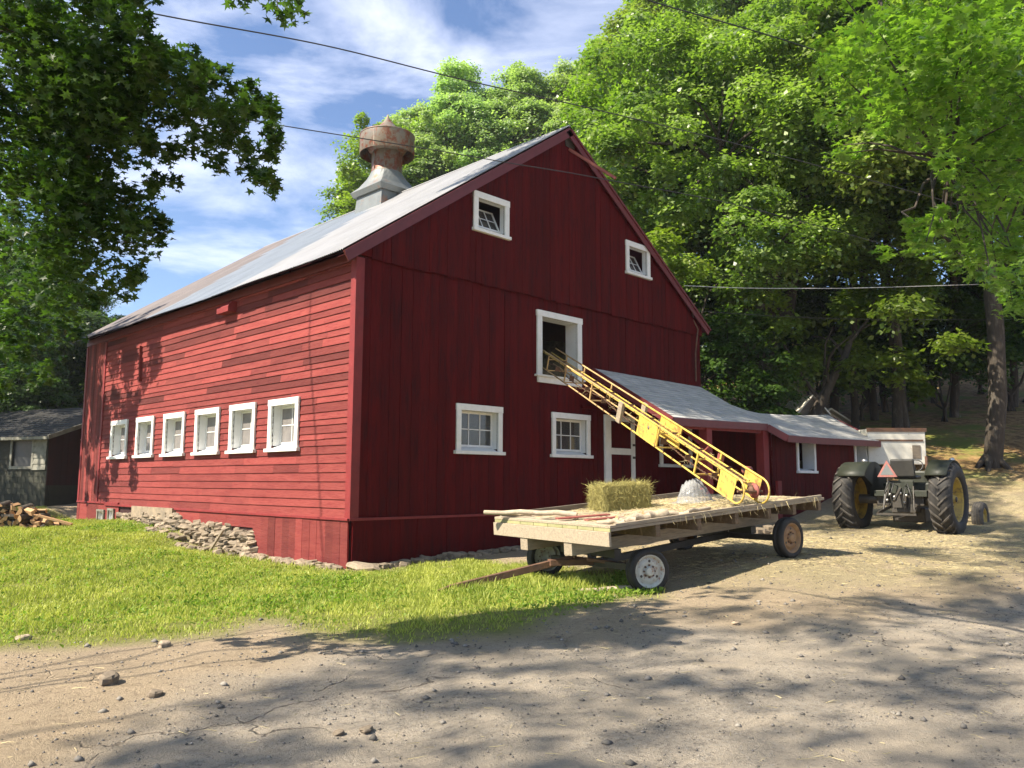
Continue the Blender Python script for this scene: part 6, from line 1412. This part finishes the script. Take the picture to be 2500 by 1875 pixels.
canopy('shade_tree', 'tall tree left of the old block shed that shades its walls', (-12.5, 20.5), [(-9, 13.5), (-2.2, 15.2), (1.5, 16.5), (9, 14.5), (9, 24), (-2, 28), (-9, 26)], 53, 8, 12, 300, .9, 120, .17, M['leaf_a'], 4.5, gaps=lambda x, y: math.sin(x * 2.1 + y) * math.sin(y * 1.9) > .9)
canopy('shade_tree', 'tall maple right of the viewer whose crown dapples the straw by the tractor', (2.5, -21.0), [(6.5, -7.6), (13, -7.6), (20, -6.0), (22, -12), (12, -12), (7, -9)], 54, 15, 22, 330, .62, 28, .17, M['leaf_a'], 6.5, inframe_poly=[(1500, -900), (2500, -900), (2500, 60), (1900, 40), (1500, -10)], gaps=lambda x, y: math.sin(x * .9 - y * 2.2) + .5 * math.sin(x * 2.1 + y * 1.3) > .15)
canopy('shade_tree', 'added unseen tree crown left of the barn that shades the tractor', (-12.8, 3.5), [(10.6, -5.0), (16, -5.2), (24, -7.0), (24, -1), (10.6, -1.5)], 55, 14, 18, 110, .85, 90, .17, M['leaf_a'], 6.0, nl=1, ns=8, gaps=lambda x, y: math.sin(x * 1.9 + y) * math.sin(y * 2.3) > .45)  # unseen crown, added only to darken the tractor
MASK_R = [(1730, -40), (1700, 60), (1760, 100), (1720, 200), (1800, 260), (1730, 330), (1760, 350), (1900, 330), (2010, 380), (2050, 440), (1960, 470), (1880, 520), (1900, 560), (2000, 560), (2080, 620), (2120, 600), (2150, 700), (2180, 740), (2260, 800), (2260, -40)]
def right_boughs():
    rng = np.random.default_rng(61); C = []; R = []; tries = 0
    while len(C) < 230 and tries < 30000:
        tries += 1; p = np.array([rng.uniform(1690, 2290), rng.uniform(-60, 800)]); a = (np.array([p[0]]), np.array([p[1]]))
        if not poly_in(*a, MASK_R)[0]: continue
        if rng.uniform() < .45 and p[0] < 2100: continue
        if wob(np.array([p[0] / 60]), np.array([p[1] / 60]), 1.0, 3)[0] > .25: continue
        e = dist_poly(*a, MASK_R)[0]; d = rng.uniform(7.5, 12.5); rad = min(.6, max(.15, e * 1.13 / 2000 * d)) * rng.uniform(.6, 1); C.append(at_px(p * 1.13018, d)); R.append(rad)
    C = np.array(C); R = np.array(R); base = np.array([6.5, -17.5, g1(6.5, -17.5)])
    t = thing('maple_tree', 'near maple whose big lobed leaves hang in at the top right', 'tree', tuple(base))
    num = np.clip((R / .4) ** 1.7 * 85, 16, 190).astype(int); idx = np.repeat(np.arange(len(C)), num); n = len(idx); d = rng.normal(size=(n, 3)); d /= np.linalg.norm(d, axis=1, keepdims=True)
    P = C[idx] + d * (R[idx] * rng.uniform(.2, 1, n) ** .6)[:, None] * np.array([1, 1, .6])
    V, F, T = leaves(P - base, np.array([0, 0, 1.0]) + rng.normal(size=(n, 3)) * .4, .115 * rng.uniform(.6, 1.3, n), rng, True); fastmesh('crown', V, F, M['leaf_near'], t, T)
    mb = MB(); limb(mb, (0, 0, -.3), (-.3, .3, 4.0), .36, .28, rng, 6, 0, .02, 10); mb.build('trunk', M['bark'], t)
    mb = MB(); hubs = []; Cl = C - base
    for k in range(6): e = Cl[rng.integers(len(Cl))]; hubs += limb(mb, (-.3, .3, 3.9), tuple(e), .07, .012, rng, 9, .08, .05, 7)[2:]
    for i in rng.permutation(len(Cl))[:90]: c = Vector(Cl[i]); s = min(hubs, key=lambda q: (q - c).length); limb(mb, s, c, .022, .005, rng, 5, .04, .06, 4)
    mb.build('limb', M['bark'], t)
right_boughs()
def sprig():
    rng = np.random.default_rng(71); C = []; R = []
    for p in ((510, -8), (535, 6), (560, -14), (600, 0), (625, -10), (645, 12), (622, 30), (600, 22), (655, -15), (585, -25), (545, -30)): C.append(at_px(np.array(p) * 1.13018, 9 + rng.uniform(-.5, .5))); R.append(.10)
    C = np.array(C); base = np.array([-10.5, -16.5, g1(-10.5, -16.5)]); idx = np.repeat(np.arange(len(C)), 11); n = len(idx)
    t = thing('overhanging_maple', 'leafy twig tip of an overhead maple hanging in at the top', 'tree', tuple(base))
    P = C[idx] + rng.normal(size=(n, 3)) * .07; V, F, T = leaves(P - base, np.array([0, 0, 1.0]) + rng.normal(size=(n, 3)) * .5, .12 * rng.uniform(.7, 1.2, n), rng, True); fastmesh('crown', V, F, M['leaf_d'], t, T)
    mb = MB(); limb(mb, (0, 0, -.3), (.2, .2, 5.5), .35, .28, rng, 6, 0, .02, 10); mb.build('trunk', M['bark'], t)
    mb = MB(); q = C.mean(0) - base; pts = limb(mb, (.2, .2, 5.3), tuple(q + np.array([0, 0, .8])), .16, .012, rng, 9, .12, .03, 7)
    for c in C: limb(mb, pts[-1], tuple(c - base), .010, .004, rng, 4, .03, .04, 4)
    mb.build('limb', M['bark'], t)
sprig()

# ------------------------------------------------------------------ cables
def cable(pts_px, depths, r, m, label, name='power_cable', n=24):
    P = [at_px(np.array(p) * 1.13018, d) for p, d in zip(pts_px, depths)]; K = len(P); pts = []
    for i in range(K - 1):
        for j in range(n):
            f = j / n; p0, p1, p2, p3 = P[max(i - 1, 0)], P[i], P[i + 1], P[min(i + 2, K - 1)]
            pts.append(.5 * ((2 * p1) + (-p0 + p2) * f + (2 * p0 - 5 * p1 + 4 * p2 - p3) * f * f + (-p0 + 3 * p1 - 3 * p2 + p3) * f ** 3))
    pts.append(P[-1]); mb = MB(); mb.tube([tuple(p) for p in pts], r, 6); o = mb.build(name, m); tag(o, label, 'cable', 'overhead cables')
cable([(-150, -70), (350, 33), (700, 98), (1000, 172), (1330, 247), (1700, 340), (2350, 520)], [10, 12, 13.5, 15, 17, 20, 27], .011, M['wire'], 'upper black cable crossing the sky from the top left')
cable([(-150, 120), (270, 212), (590, 268), (900, 318), (1100, 352), (1330, 392), (1700, 470), (2300, 640)], [10, 11.5, 12.5, 13.5, 14.2, 15.2, 18, 24], .008, M['wire'], 'lower black cable crossing in front of the ventilator and gable')
cable([(1250, -60), (1400, 0), (1560, 47), (1720, 95), (2000, 190), (2400, 340)], [9, 9.6, 10.2, 11, 13, 17], .008, M['wire'], 'short black cable crossing the treetops at the top right')
cable([(1478, 617), (1600, 622), (1750, 623), (1900, 621), (2300, 608)], [23.5, 24, 24.6, 25.5, 29], .010, M['wirewhite'], 'pale service cable running right from the barn roof edge')
cable([(1510, 672), (1700, 684), (1900, 690), (2300, 690)], [24, 25, 26.5, 30], .008, M['wire'], 'thin dark cable below the pale service cable')
for o in list(bpy.data.objects):      # a kind that was never planted would have no label
    if o.parent is None and o.type == 'EMPTY' and 'label' not in o: print('UNUSED', o.name)

# ------------------------------------------------------------------ air
def haze():
    mb = MB(); mb.span((-262, -266, -3.5), (262, 262, 44)); m = bpy.data.materials.new('haze_air'); m.use_nodes = True; n, l = m.node_tree.nodes, m.node_tree.links; n.clear()
    o = n.new('ShaderNodeOutputMaterial'); v = n.new('ShaderNodeVolumePrincipled'); v.inputs['Color'].default_value = (0.90, 0.95, 1.0, 1); v.inputs['Density'].default_value = HAZE; v.inputs['Anisotropy'].default_value = 0.2
    l.new(v.outputs[0], o.inputs['Volume']); h = mb.build('haze', m); tag(h, kind='stuff'); h['label'] = 'faint sunlit haze in the air over the farmyard'
HAZE = 0.0004
if HAZE > 0: haze()
